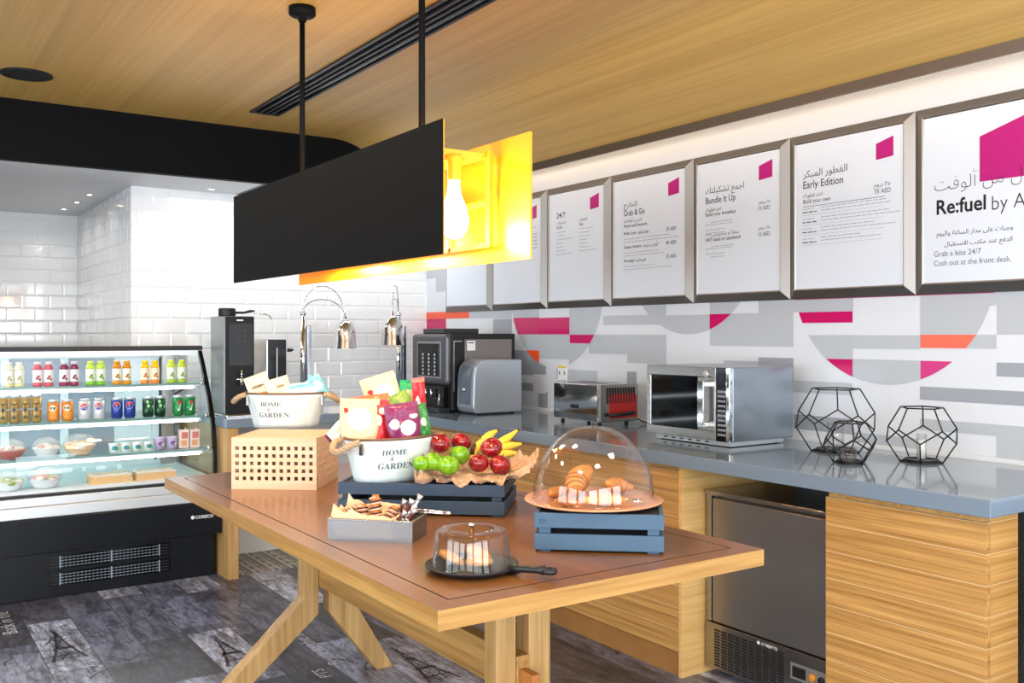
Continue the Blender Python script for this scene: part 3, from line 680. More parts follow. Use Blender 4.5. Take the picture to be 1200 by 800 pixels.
lo.add([(-hx+a, -hy+a, TZ-.045), (hx-a, -hy+a, TZ-.045), (hx-a, hy-a, TZ-.045), (-hx+a, hy-a, TZ-.045), (-hx+b, -hy+b, TZ-.066), (hx-b, -hy+b, TZ-.066), (hx-b, hy-b, TZ-.066), (-hx+b, hy-b, TZ-.066)],
       [(7, 6, 5, 4), (1, 0, 4, 5), (2, 1, 5, 6), (3, 2, 6, 7), (0, 3, 7, 4)]).build('underframe', OAKY, t)
bx0, bx1 = 1.488-1.536, 1.531-1.536
MB().box(bx0, bx1, 2.165-2.927, 3.64-2.927, .385, .50).build('stretcher', OAKY, t, bevel=.003)
for ya, yb in ((2.10, 2.164), (3.641, 3.70)): MB().box(bx0+.008, bx1-.008, ya-2.927, yb-2.927, .395, .465).build('tenon', mat('wedge_wood', (178, 112, 52), .5), t, bevel=.003)
for yy in (2.2, 3.6):
    for (xa, xb, xf) in ((1.422, 1.487, 1.10), (1.532, 1.606, 1.79)):
        xa, xb, xf = xa-1.536, xb-1.536, xf-1.536; sg = -1 if xf < 0 else 1
        wd = .085
        poly = [(xa, .734), (xb, .734), (xb, .30 if sg < 0 else .34), (xf+wd/2 if sg < 0 else xf+wd/2, 0), (xf-wd/2, 0), (xa, .34 if sg < 0 else .30)]
        if sg < 0: poly = [(xa, .734), (xa, .345), (xf-.05, 0), (xf+.055, 0), (xb, .275), (xb, .734)]
        else: poly = [(xa, .734), (xa, .275), (xf-.045, 0), (xf+.03, 0), (xb, .365), (xb, .734)]
        MB().prism(poly, 'y', yy-2.927-.032, yy-2.927+.032).build('leg', OAK, t, bevel=.003)
    MB().box(-.36, .36, yy-2.927-.045, yy-2.927+.045, .7345, .7338+.0005).build('bracket', OAKX, t)

# ================================================================== CRATES ON THE TABLE
NAVY = mat('blue_crate_paint', (64, 94, 120), .5, noise_amt=.12, nscale=9)
NAVYD = mat('dark_blue_crate_paint', (44, 64, 86), .5, noise_amt=.12, nscale=9)
def crate(label, loc, rot, W, D, H, m, mark=False):
    t = thing('slatted_crate', label, 'crate', loc, rot)
    s1, s2 = (.006, .050), (.066, H)
    th = .012
    for z0, z1 in (s1, s2):
        MB().box(0, W, 0, th, z0, z1).build('slat', m, t, bevel=.0015)
        MB().box(0, W, D-th, D, z0, z1).build('slat', m, t, bevel=.0015)
        MB().box(0, th, th+.0005, D-th-.0005, z0, z1).build('slat', m, t, bevel=.0015)
        MB().box(W-th, W, th+.0005, D-th-.0005, z0, z1).build('slat', m, t, bevel=.0015)
    for x in (.008, W-.044):
        for y in (th+.0005, D-th-.0305):
            MB().box(max(x, th+.0005), min(x+.036, W-th-.0005), y, y+.03, 0, H-.012).build('corner_post', m, t)
    MB().box(th+.0006, W-th-.0006, th+.0006, D-th-.0006, H-.012, H-.004).build('top_board', mat('crate_board_dark', (24, 30, 38), .6), t)  # the boards inside the crate are near black themselves
    MB().box(th+.001, W-th-.001, th+.031, D-th-.031, .01, .02).build('bottom_board', mat('crate_board_dark', (24, 30, 38), .6), t)
    if mark: MB().text('to', .016, (.014, -.0008, s2[0]+.013), (1, 0, 0), (0, 0, 1)).build('lettering', mat('crate_mark', (40, 56, 70), .5), t)
    return t
CR1 = dict(loc=(1.286, 2.925, TZ), rot=rad(-40.5)); CR2 = dict(loc=(1.512, 2.116, TZ), rot=rad(-40.8))
crate('long dark blue slatted crate under the bucket and fruit', CR1['loc'], CR1['rot'], .56, .36, .105, NAVYD)
crate('short blue slatted crate under the croissant plate', CR2['loc'], CR2['rot'], .354, .30, .107, NAVY, True)
def in_crate(c, x, y, z):
    p = Matrix.Rotation(c['rot'], 3, 'Z') @ Vector((x, y, 0)); return Vector(c['loc'])+p+Vector((0, 0, z))

# perforated wooden box
BIRCH = wood('birch', (226, 182, 146), (240, 204, 172), 'X', 1.5, 24, .5)
t = thing('perforated_box', 'pale wooden box with square holes under the left bucket', 'box', (1.151, 3.623, TZ), rad(-37.9))
BW, BD, BH = .334, .33, .20
def holed(n, W, H, p, hs, fn, nm):
    mb = MB(); xs = [0]; x = (W-(n-1)*p)/2
    for k in range(n): xs += [x+k*p-hs/2, x+k*p+hs/2]
    xs.append(W); zs = [0]; z = H-.041-4*p
    for k in range(5): zs += [z+k*p-hs/2, z+k*p+hs/2]
    zs.append(H)
    for i in range(len(xs)-1):
        for j in range(len(zs)-1):
            if i % 2 and j % 2: continue
            fn(mb, xs[i], xs[i+1], zs[j], zs[j+1])
    mb.build(nm, BIRCH, t)
tk = .011
holed(11, BW, BH-.0005, .029, .0145, lambda m, a, b, c, d: m.box(a, b, 0, tk, c, d), 'front_panel')
holed(11, BW, BH-.0005, .029, .0145, lambda m, a, b, c, d: m.box(a, b, BD-tk, BD, c, d), 'back_panel')
holed(10, BD-2*tk-.001, BH-.0005, .029, .0145, lambda m, a, b, c, d: m.box(0, tk, tk+.0005+a, tk+.0005+b, c, d), 'side_panel')
holed(10, BD-2*tk-.001, BH-.0005, .029, .0145, lambda m, a, b, c, d: m.box(BW-tk, BW, tk+.0005+a, tk+.0005+b, c, d), 'side_panel')
MB().box(tk+.0005, BW-tk-.0005, tk+.0005, BD-tk-.0005, BH-.014, BH-.001).build('top_panel', BIRCH, t)

# ================================================================== BUCKETS AND SNACKS
def bucket_material():
    m = mat('whitewashed_wood', (222, 228, 228), .6); nt = m.node_tree; L_ = nt.links; b = nt.nodes['Principled BSDF']
    tc = nt.nodes.new('ShaderNodeTexCoord'); mp = nt.nodes.new('ShaderNodeMapping'); mp.inputs['Scale'].default_value = (26, 26, 3); L_.new(tc.outputs['Object'], mp.inputs[0])
    n = nt.nodes.new('ShaderNodeTexNoise'); n.inputs['Scale'].default_value = 1; n.inputs['Detail'].default_value = 6; L_.new(mp.outputs[0], n.inputs['Vector'])
    cr = nt.nodes.new('ShaderNodeValToRGB'); e = cr.color_ramp.elements; e[0].position = .22; e[0].color = lin((190, 172, 148))+(1,); e[1].position = .36; e[1].color = lin((206, 220, 222))+(1,)
    q = e.new(.7); q.color = lin((226, 236, 238))+(1,)
    L_.new(n.outputs['Fac'], cr.inputs[0]); L_.new(cr.outputs[0], b.inputs['Base Color']); return m
BUCK = bucket_material(); RIM = mat('brown_rim', (112, 80, 62), .6); ROPE = mat('jute_rope', (186, 160, 128), .9, noise_amt=.3, nscale=200, bump=.6)
PRINT = mat('stencil_grey', (72, 86, 100), .6)
def bucket(label, loc, rot):
    t = thing('bucket', label, 'bucket', loc, rot, 'white oval buckets of snacks')
    H = .147; A1, B1, A0, B0 = .172, .118, .136, .088; n = 64
    outer = [(A0+(A1-A0)*k/8, B0+(B1-B0)*k/8, H*k/8) for k in range(9)]
    vs = []; fs = []
    def ring(a, b, z): vs.extend([(a*math.cos(2*PI*k/n), b*math.sin(2*PI*k/n), z) for k in range(n)])
    for a, b, z in outer: ring(a, b, z)
    for a, b, z in reversed(outer): ring(a-.005, b-.005, max(z, .006))
    m = len(outer)*2
    for i in range(m-1):
        for k in range(n): fs.append((i*n+k, i*n+(k+1) % n, (i+1)*n+(k+1) % n, (i+1)*n+k))
    fs.append(tuple(reversed(range(n)))); fs.append(tuple((m-1)*n+k for k in range(n)))
    MB().add(vs, fs, 0, True).build('body', BUCK, t)
    MB().tube([((A1-.002)*math.cos(2*PI*k/n), (B1-.002)*math.sin(2*PI*k/n), H) for k in range(n)], .0045, 8, 0, True).build('rim', RIM, t)
    for sg in (-1, 1):
        path = [Vector((sg*(A1-.006+.056*math.sin(k/40*PI)), -.055*math.cos(k/40*PI), H-.008-.030*math.sin(k/40*PI)**2)) for k in range(41)]
        rp = MB()
        for ph in (0, 2*PI/3, 4*PI/3):
            st = []
            for k in range(41):
                tg = (path[min(k+1, 40)]-path[max(k-1, 0)]).normalized(); s1 = tg.cross(Vector((0, 0, 1))).normalized(); s2 = tg.cross(s1); a = ph+k*.75
                st.append(path[k]+(s1*math.cos(a)+s2*math.sin(a))*.0055)
            rp.tube(st, .0062, 7)
        rp.build('rope_handle', ROPE, t)
        MB().box(sg*(A1-.016)-.003, sg*(A1-.016)+.003, -.062, -.046, H-.05, H-.012).build('handle_plate', STEEL, t)
    tx = MB()
    def wrap(x0, z0):
        def fn(x, z):
            X = x0+x; Z = z0+z; f = Z/H; a = A0+(A1-A0)*f; b = B0+(B1-B0)*f
            th = X/(.5*(a+b)*.98)   # angle from the front
            return Vector((a*math.sin(th)*1.004, -b*math.cos(th)*1.006-.0006, Z))
        return fn
    bold = lambda s: ''.join(chr(0x1D400+ord(c)-65) if 'A' <= c <= 'Z' else c for c in s)
    tx.text(bold('HOME'), .018, (0, 0, 0), (1, 0, 0), (0, 0, 1), 0, -.002, .078, wrap(-.085, .094))
    tx.text('&', .015, (0, 0, 0), (1, 0, 0), (0, 0, 1), 0, -.012, None, wrap(-.058, .074))
    tx.text(bold('GARDEN'), .020, (0, 0, 0), (1, 0, 0), (0, 0, 1), 0, -.002, .113, wrap(-.093, .047))
    tx.build('lettering', PRINT, t)
    return t
B1L = Vector((0, 0, 0))
pb1 = at_z(335.5, 499, TZ+BH); pb1.z = TZ+BH-.001
phi1 = -math.atan2(pb1.x, pb1.y)
bucket('white oval bucket standing on the perforated wooden box', pb1, phi1-.12)
pb2 = in_crate(CR1, .145, .135, .1012)
phi2 = -math.atan2(pb2.x, pb2.y)
bucket('white oval bucket standing on the long dark blue crate', pb2, phi2+rad(36))

def snack(label, u, v, d, wpx, hpx, tilt, cols, blobs=(), yaw=0., lean=0., thick=.03, parent_name='snack_bag', cat='snack', group='snack bags in the buckets', crimp=True):
    """a sealed film bag: pillow between two crimped ends; blobs = printed shapes (cx, cy, rx, ry, colour index) in -1..1"""
    p = at_d(u, v, d); W = wpx*d/FPX; H = hpx*d/FPX; n, m = 44, 52
    t = MB(); rr = random.Random(label)
    ph = [rr.uniform(0, 6) for _ in range(4)]
    for side in (-1, 1):
        vs = []; fs = []; mi = []
        for j in range(m+1):
            b = -1+2*j/m
            for i in range(n+1):
                a = -1+2*i/n
                th = (max(0, 1-abs(a)**2.6)**.6)*(max(0, 1-abs(b)**3.2)**.7)
                w = .0022*math.sin(7*a+ph[0]+3*b)*th+.0018*math.sin(9*b+ph[1]-4*a)*th
                if crimp and abs(b) > .86: th *= .1; w = .0012*math.sin(26*a)
                vs.append((a*W/2*(1-.05*th)*(1-.28*max(0, -b)), side*(thick/2*th+w*(1 if side < 0 else 0)) + (0.0004*side), b*H/2))
        o = len(t.V); t.V += vs
        for j in range(m):
            for i in range(n):
                a = -1+2*(i+.5)/n; b = -1+2*(j+.5)/m; c = 0
                if crimp and abs(b) > .86 and len(cols) > 1: c = 1
                if side < 0:
                    for cx, cy, rx, ry, ci in blobs:
                        if ((a-cx)/rx)**2+((b-cy)/ry)**2 < 1: c = ci
                q = (j*(n+1)+i, j*(n+1)+i+1, (j+1)*(n+1)+i+1, (j+1)*(n+1)+i)
                if side > 0: q = q[::-1]
                t.F.append(tuple(x+o for x in q)); t.M.append(c); t.S.append(True)
    o = t.build(parent_name, [mat('film_%d_%d_%d' % c, c, .3, bump=.35, nscale=34) for c in cols])
    bear = -math.atan2(p.x, p.y)
    o.location = p; o.rotation_mode = 'QUATERNION'
    o.rotation_quaternion = (Matrix.Rotation(bear+yaw, 3, 'Z') @ Matrix.Rotation(lean, 3, 'X') @ Matrix.Rotation(-tilt, 3, 'Y')).to_quaternion()
    o.rotation_mode = 'XYZ'
    return tag(o, label, cat, group)
CRM, WHT, RED, GRN, OLV, PUR, ORG, SKY, DGR = (228, 196, 154), (240, 236, 228), (206, 34, 44), (38, 120, 52), (120, 146, 52), (122, 28, 84), (232, 98, 42), (116, 186, 208), (0, 148, 84)
d2 = (pb2-EYEV).dot(Vector((FS, FC, 0)))
BLOBW = (238, 230, 212)
snack('beige snack bag with round cream label at the front of the right bucket', 421, 499, d2-.042, 46, 64, -.03, [CRM, CRM, BLOBW, RED], [(0, .25, .62, .42, 2), (-.72, .56, .12, .10, 3)], 0, -.12)
snack('purple snack bag with white shapes at the front of the right bucket', 473, 499, d2-.045, 40, 54, .13, [PUR, PUR, BLOBW], [(.25, -.1, .5, .32, 2), (-.55, .12, .3, .22, 2), (.66, .38, .26, .1, 2)], .1, -.1)
snack('purple and white snack bag poking out at the left of the right bucket', 401, 502, d2-.01, 20, 42, -.85, [BLOBW, PUR, PUR], [(0, .62, 1, .3, 1)], 0, -.1)
snack('red snack bag with white dots between the beige and purple bags', 446, 502, d2-.02, 24, 66, .06, [RED, RED, BLOBW], [(-.3, .3, .5, .2, 2), (.3, .62, .4, .12, 2)], .1, -.05)
snack('orange snack bag lying behind the beige front bag', 434, 488, d2+.0, 48, 50, .12, [ORG, ORG], (), 0, -.05)
snack('large beige snack bag standing at the back of the right bucket', 452, 475, d2+.045, 42, 74, .30, [CRM, CRM, BLOBW, RED], [(.2, .3, .6, .4, 2), (-.6, .55, .16, .08, 3)], 0, .05)
snack('green snack bag tip showing behind the large beige bag', 436, 484, d2+.055, 26, 50, -.5, [DGR, DGR], (), 0, .05)
snack('bright green snack bag with pale label at the back of the right bucket', 480, 480, d2+.05, 25, 70, -.04, [DGR, DGR, (214, 220, 160)], [(0, .35, .8, .35, 2)], -.1, .08)
snack('olive green snack bag above the purple front bag', 473, 488, d2+.01, 34, 56, .5, [OLV, OLV, (64, 96, 36)], [(.2, .3, .5, .14, 2), (-.4, -.1, .3, .2, 2)], 0, -.05)
snack('tall red snack bag standing at the right of the right bucket', 492, 476, d2+.02, 16, 68, .10, [RED, (236, 120, 110), BLOBW], [(-.5, -.1, .3, .5, 2)], .4, .05)
snack('dark green snack bag leaning at the right rim of the right bucket', 494, 494, d2+.0, 20, 42, .28, [(56, 130, 60), (56, 130, 60), BLOBW], [(.1, 0, .4, .25, 2)], .3, .0)
d1 = (pb1-EYEV).dot(Vector((FS, FC, 0)))
snack('cream snack packet with orange print at the left of the left bucket', 305, 457, d1-.04, 27, 38, .35, [(244, 220, 186), (244, 220, 186), (232, 132, 48), (120, 100, 70)], [(.1, -.5, .7, .34, 2), (-.1, .25, .6, .1, 3)], 0, -.2, thick=.022)
snack('cream snack packet with green print in the left bucket', 328, 459, d1-.045, 27, 34, .3, [(244, 222, 192), (244, 222, 192), (112, 178, 60), (150, 120, 80)], [(.2, -.5, .7, .26, 2), (.2, .35, .4, .1, 3)], 0, -.2, thick=.022)
snack('pale blue snack packet lying in the left bucket', 354, 459, d1-.03, 38, 24, .12, [(196, 228, 236), (196, 228, 236), SKY, (60, 168, 170)], [(0, .5, .9, .22, 2), (-.3, -.55, .8, .12, 3)], 0, -.5, thick=.022)
snack('blue snack packet standing at the right of the left bucket', 373, 455, d1+.0, 20, 30, .55, [SKY, (150, 214, 230), (206, 236, 242)], [(.2, .2, .5, .4, 2)], .1, -.3, thick=.02)
snack('blue and white snack packet with pointed top in the left bucket', 366, 456, d1+.02, 18, 32, -.35, [(120, 200, 222), SKY, (230, 240, 244)], [(-.2, .1, .6, .25, 2)], 0, -.2, thick=.02)

# ================================================================== FRUIT
KRAFT = mat('kraft_paper', (186, 154, 128), .75, noise_amt=.12, nscale=20)
def sheet(name, fn, nx, ny, m, thick=.0006):
    vs = [fn(i/nx, j/ny) for j in range(ny+1) for i in range(nx+1)]
    fs = [(j*(nx+1)+i, j*(nx+1)+i+1, (j+1)*(nx+1)+i+1, (j+1)*(nx+1)+i) for j in range(ny) for i in range(nx)]
    o = MB().add(vs, fs, 0, False).build(name, m)
    so = o.modifiers.new('thickness', 'SOLIDIFY'); so.thickness = thick; so.offset = 1
    return o
def kraft(u, v):
    # u along the crate, v front to back, raised and crumpled at the edges
    x = .245+.40*u; y = -.022+.34*v
    q = Vector((u*5.5, v*4.2, 1.3)); ds = noise.voronoi(q)[0]; d2s = noise.voronoi(q*2.1)[0]
    d3s = noise.voronoi(q*4.3)[0]; cr = min(.034, (ds[1]-ds[0])*.06)+(d2s[1]-d2s[0])*.026+(d3s[1]-d3s[0])*.010
    e = max(0, abs(u-.5)*2-.72)/.28; ef = max(0, abs(v-.5)*2-.8)/.2
    lift = .032*max(0, (u-.72)/.28)+.012*max(0, (.15-u)/.15)+.022*max(0, (v-.8)/.2)
    z = .1085+cr*(.35+.65*max(e, ef))+lift
    if v < .1: z += .006*math.sin(u*40)-.012*(1-v/.1)*max(0, math.sin(u*17+.6))
    if v < .1: z = max(z, .108 if y > -.002 else .094)
    x += .012*noise.noise(Vector((u*9, v*7, 4))); y += .014*noise.noise(Vector((u*8, v*7, 9)))
    if y < .014: z = max(z, .1085) if y > -.003 else z
    if x < .27: x = .27+.3*(x-.27)
    return in_crate(CR1, x, y, z)
tag(sheet('kraft_paper', kraft, 84, 64, KRAFT), 'crumpled brown paper under the fruit on the long crate', 'paper')
def apple_mat(name, a, b, c):
    m = bpy.data.materials.new(name); m.use_nodes = True; nt = m.node_tree; bs = nt.nodes['Principled BSDF']; bs.inputs['Roughness'].default_value = .22; bs.inputs['Coat Weight'].default_value = .4
    tc = nt.nodes.new('ShaderNodeTexCoord'); mp = nt.nodes.new('ShaderNodeMapping'); mp.inputs['Scale'].default_value = (60, 60, 12); nt.links.new(tc.outputs['Object'], mp.inputs[0])
    n = nt.nodes.new('ShaderNodeTexNoise'); n.inputs['Scale'].default_value = 1; n.inputs['Detail'].default_value = 4; nt.links.new(mp.outputs[0], n.inputs['Vector'])
    cr = nt.nodes.new('ShaderNodeValToRGB'); e = cr.color_ramp.elements; e[0].position = .35; e[0].color = lin(a)+(1,); e[1].position = .75; e[1].color = lin(c)+(1,); q = e.new(.58); q.color = lin(b)+(1,)
    nt.links.new(n.outputs['Fac'], cr.inputs[0]); nt.links.new(cr.outputs[0], bs.inputs['Base Color']); return m
AR = apple_mat('red_apple_skin', (104, 4, 20), (150, 12, 28), (214, 84, 60)); AG = apple_mat('green_apple_skin', (90, 150, 18), (124, 178, 32), (160, 202, 72))
STEM = mat('brown_stem', (84, 60, 34), .7)
def apple(label, u, v, d, r, m, tilt, grp):
    p = at_d(u, v, d)
    o = thing('apple', label, 'apple', p, tilt, grp)
    prof = []
    for k in range(21):
        a = PI*k/20; rr = math.sin(a)*(1+.10*math.sin(a*.5+.4)-.05); z = -math.cos(a)
        rr *= 1.0+.10*(z > 0)*z*(1-z); z = z*.90
        prof.append((r*rr, r*z))
    prof[0] = (0, -r*.80); prof[1] = (r*.13, -r*.86); prof[-1] = (0, r*.62); prof[-2] = (r*.16, r*.80); prof[-3] = (r*.34, r*.885)
    MB().lathe(prof, 28).build('skin', m, o)
    MB().tube([(0, 0, r*.6), (.001, .001, r*.85), (.004, .002, r*1.12)], [.0018, .0016, .0022], 6).build('stem', STEM, o)
gr, gg = 'red apples on the brown paper', 'green apples on the brown paper'
apple('red apple at the back left, next to the bucket rim', 516, 519, 3.29, .0355, AR, (.5, .1, 0), gr)
apple('red apple at the back, between the left red apple and the bananas', 540.5, 518, 3.40, .0355, AR, (.2, .3, 1), gr)
apple('red apple resting highest, in front of the bananas', 576, 524.5, 3.30, .037, AR, (.1, -.5, .5), gr)
apple('red apple at the front, just right of the green apples', 561, 543, 3.235, .0335, AR, (.15, .1, 2), gr)
apple('red apple at the front right, nearest the croissant dome', 586, 545, 3.24, .0365, AR, (.35, .25, 1), gr)
apple('green apple at the front, beside the front red apple', 525.5, 545, 3.18, .036, AG, (.1, .1, 0), gg)
apple('green apple second from the bucket', 507, 541, 3.19, .0338, AG, (.2, -.1, 1), gg)
apple('green apple partly hidden beside the bucket', 493.5, 543, 3.165, .0285, AG, (.3, -.2, 2), gg)
apple('green apple raised behind the other green ones', 538, 533.5, 3.30, .0365, AG, (.1, .2, 3), gg)
bn = thing('banana_bunch', 'bunch of yellow bananas behind the red apples', 'bananas', at_d(580, 540, 3.42))
BAN = mat('banana_peel', (242, 200, 64), .45, noise_amt=.10, nscale=60); TIP = mat('banana_tip', (70, 56, 28), .7)
o0 = at_d(580, 540, 3.42)
def banana(p0, p1, d0, d1, sag, r):
    a = at_d(*p0, d0)-o0; b = at_d(*p1, d1)-o0; up = Vector((0, 0, 1)); pts = []; rs = []
    for k in range(13):
        f = k/12; pts.append(a.lerp(b, f)+up*sag*math.sin(PI*f)); rs.append(r*min(1, .35+1.5*f, .28+2.2*(1-f)))
    o = MB().tube(pts, rs, 6).build('banana', BAN, bn, sub=1)
    e = (pts[-1]-pts[-2]).normalized(); MB().tube([pts[-1]-e*.002, pts[-1]+e*.008], [r*.3, r*.22], 6).build('tip', TIP, o)
banana((556, 530), (583, 504), 3.40, 3.47, .012, .017); banana((566, 528), (607, 503.5), 3.40, 3.50, -.008, .0175); banana((572, 530), (612, 520), 3.40, 3.48, .006, .0165)
banana((572, 538), (610, 532), 3.40, 3.44, .010, .0165); banana((550, 540), (571, 512), 3.38, 3.44, .012, .016)
MB().tube([at_d(553, 532, 3.39)-o0, at_d(556, 520, 3.39)-o0], [.010, .007], 8).build('bunch_stem', TIP, bn)

# ================================================================== TRAY OF PASTRIES
t_o = Vector((1.102, 2.578, TZ)); t_r = math.atan2(-.729, .683)
t = thing('tray', 'small steel tray of pastry sticks in front of the long crate', 'tray', t_o, t_r)
W, D, H = .259, .135, .058
tray_mesh = bpy.data.materials.new('steel_gauze'); tray_mesh.use_nodes = True
_b = tray_mesh.node_tree.nodes['Principled BSDF']; _b.inputs['Base Color'].default_value = (.40, .40, .41, 1); _b.inputs['Metallic'].default_value = 1; _b.inputs['Roughness'].default_value = .35; _b.inputs['Alpha'].default_value = .5
MB().box(0, W, 0, .003, 0, H).box(0, W, D-.003, D, 0, H).box(0, .003, .003, D-.003, 0, H).box(W-.003, W, .003, D-.003, 0, H).box(.003, W-.003, .003, D-.003, 0, .003).build('body', tray_mesh, t)
MB().box(-.002, W+.002, -.002, .006, H, H+.005).box(-.002, W+.002, D-.006, D+.002, H, H+.005).box(-.002, .006, .006, D-.006, H, H+.005).box(W-.006, W+.002, .006, D-.006, H, H+.005).build('rim', STEEL, t, bevel=.001)
RT = Matrix.Translation(t_o) @ Matrix.Rotation(t_r, 4, 'Z')
def liner(u, v):
    x = .006+.190*u; y = .006+.122*v
    z = .034+.030*noise.voronoi(Vector((u*4, v*3, 7)))[0][0]+.012*noise.voronoi(Vector((u*9, v*7, 2)))[0][0]
    e = max(0, .14-u)/.14; z += .026*e+.028*max(0, (.35-v)/.35)*(1-u*.4)+.03*max(0, (v-.85)/.15)
    if v < .09 or u < .06: z *= min(1, .15+max(v/.09 if v < .09 else 0, u/.06 if u < .06 else 0)) if min(u/.06, v/.09) < .5 else 1
    return RT @ Vector((x, y, max(z, .006)))
tag(sheet('liner_paper', liner, 30, 22, mat('pale_kraft_paper', (222, 192, 152), .8, noise_amt=.06, nscale=20)), 'creased pale brown paper lining the steel tray', 'paper')
CRUST = mat('baked_crust', (188, 112, 52), .5, noise_amt=.4, nscale=60); CHOC = mat('dark_chocolate', (52, 22, 16), .3); ICE = mat('pink_icing', (232, 186, 168), .5)
def stick(label, p, q, r):
    P = RT @ Vector(p); Q = RT @ Vector(q); o = thing('pastry_stick', label, 'pastry', P, 0, 'pastry sticks in the steel tray'); dv = Q-P
    n = 24; pts = [dv*(k/n) for k in range(n+1)]; rs = [r*(.9+.16*math.sin(k*1.9))*min(1, .6+4*k/n, .6+4*(1-k/n)) for k in range(n+1)]
    MB().tube(pts, rs, 12).build('crust', CRUST, o)
    ax = dv.normalized(); s = ax.cross(Vector((0, 0, 1))).normalized(); w_ = ax.cross(s)
    for mm, ph, nm in ((CHOC, 0, 'chocolate_drizzle'), (ICE, 1.6, 'icing_drizzle')):
        h = []
        for k in range(60):
            a = k/59*2*PI*4.5+ph; h.append(dv*(.08+.84*k/59)+(s*math.cos(a)+w_*math.sin(a))*(r*1.03))
        MB().tube(h, r*.17, 6).build(nm, mm, o)
stick('striped pastry stick lying at the left end of the tray', (.018, .045, .062), (.058, .10, .066), .016)
stick('short striped pastry stick standing left of the tall one', (.082, .06, .030), (.078, .072, .095), .0165)
stick('tall striped pastry stick standing upright in the tray', (.122, .066, .030), (.117, .080, .122), .0165)
stick('striped pastry stick leaning right, beside the wrapped bars', (.150, .055, .035), (.178, .085, .088), .0145)
WR1 = mat('silver_wrapper', (206, 206, 210), .25, .7); WR2 = mat('maroon_wrapper', (84, 22, 26), .35)
for k, (px, py, qx, qy, h, r) in enumerate(((.190, .03, .215, .05, .068, .008), (.205, .05, .235, .07, .078, .008), (.200, .08, .222, .10, .092, .009), (.222, .035, .246, .05, .075, .008), (.218, .095, .244, .11, .104, .009), (.180, .09, .196, .11, .088, .008))):
    P = RT @ Vector((px-.02, py, .02)); Q = RT @ Vector((qx-.005, qy, h)); dv = Q-P
    o = thing('wrapped_bar', ('wrapped sweet bar lowest at the front of the tray', 'wrapped sweet bar second from the front right of the tray', 'wrapped sweet bar at the middle of the bar cluster', 'wrapped sweet bar at the front right corner of the tray', 'wrapped sweet bar sticking up highest at the tray right end', 'wrapped sweet bar nearest the striped pastries')[k], 'sweet', P, 0, 'wrapped bars in the steel tray')
    MB().tube([dv*f for f in (0, .1, .5, .82, .9, 1)], [r*.5, r, r*1.05, r, r*.5, r*.9], 8).build('wrapper', WR2 if k % 3 != 1 else WR1, o)
    for f in (.25, .45, .65): MB().tube([dv*f, dv*(f+.08)], r*1.09, 8).build('wrapper_band', WR1 if k % 3 != 1 else WR2, o)
    e = dv.normalized(); MB().tube([dv, dv+e*.018], [r*.5, r*1.3], 6).build('twist_end', WR1, o)
t2 = thing('tongs', 'slim steel tongs resting on the right end of the tray', 'tongs', RT @ Vector((.205, .118, .066)))
def rel(v): return (RT.to_3x3() @ Vector(v))
for dz, nm in ((0., 'arm'), (.007, 'arm')):
    MB().tube([rel((0, 0, dz)), rel((.06, .012, .0+dz)), rel((.12, .022, -.004+dz*.6))], [.0022, .003, .0035], 8).build(nm, CHROME, t2)
MB().ball(rel((.122, .022, -.002)), .006, 12).build('hinge', CHROME, t2)

# ================================================================== CAKE PAN WITH DOME
IRON = mat('cast_iron', (22, 24, 30), .38, bump=.1, nscale=300)
pc = Vector((1.262, 2.040, TZ))
t = thing('serving_pan', 'black cast iron pan with a handle under the small clear cover', 'pan', pc)
MB().lathe([(0, 0), (.092, 0), (.108, .006), (.118, .014), (.1195, .018), (.116, .0185), (.108, .012), (0, .012)], 56).build('plate', IRON, t)
hd = Vector((.512, -.859, 0))
pts = [hd*.108+Vector((0, 0, .014)), hd*.14+Vector((0, 0, .018)), hd*.185+Vector((0, 0, .02)), hd*.20+Vector((0, 0, .02))]
h = MB().tube(pts, [.016, .0095, .0095, .012], 12)
h.lathe([(.010, -.008), (.018, -.006), (.020, 0), (.018, .006), (.010, .008), (.008, .004), (.008, -.004), (.010, -.008)], 24, 0, tuple(hd*.215+Vector((0, 0, .02))))
h.build('handle', IRON, t)
COOK = mat('oat_cookie', (196, 138, 78), .85, noise_amt=.45, nscale=70, bump=.8)
for k, (dx, dy, a, lb) in enumerate(((-.045, .022, .5, 'oat cookie leaning at the left under the small cover'), (.004, -.03, .08, 'oat cookie lying at the front under the small cover'), (.036, .02, -.45, 'oat cookie leaning at the right under the small cover'))):
    o = MB(); n = 28; prof = [(0, -.009), (.026, -.009), (.035, -.003), (.034, .004), (.024, .010), (0, .012)]
    o.lathe(prof, n); o.V = [(x*(1+.08*noise.noise(Vector((x*60, y*60, k)))), y*(1+.08*noise.noise(Vector((x*60, y*60, k+5)))), z+.004*noise.noise(Vector((x*110, y*110, k)))) for x, y, z in o.V]
    c = o.build('cookie', COOK, None, pc+Vector((dx, dy, .026+.013*abs(a))), (.25*a, a, k*1.3)); tag(c, lb, 'cookie', 'oat cookies under the small cover')
t = thing('cake_cover', 'small clear flat-topped cover over the cookies', 'cake cover', pc+Vector((0, 0, .0126)))
MB().surf([(.104, .0), (.1035, .006), (.100, .012), (.0945, .07), (.0925, .082), (.088, .090), (.080, .0915), (.05, .084), (.02, .079), (.0, .079)], 56).surf([(.1015, .0), (.0975, .012), (.092, .07), (.088, .084)], 56).build('cover', DOME, t)
MB().lathe([(0, .0795), (.007, .0795), (.006, .098), (.0085, .101), (.0085, .106), (0, .1065)], 20).build('knob', CHROME, t)

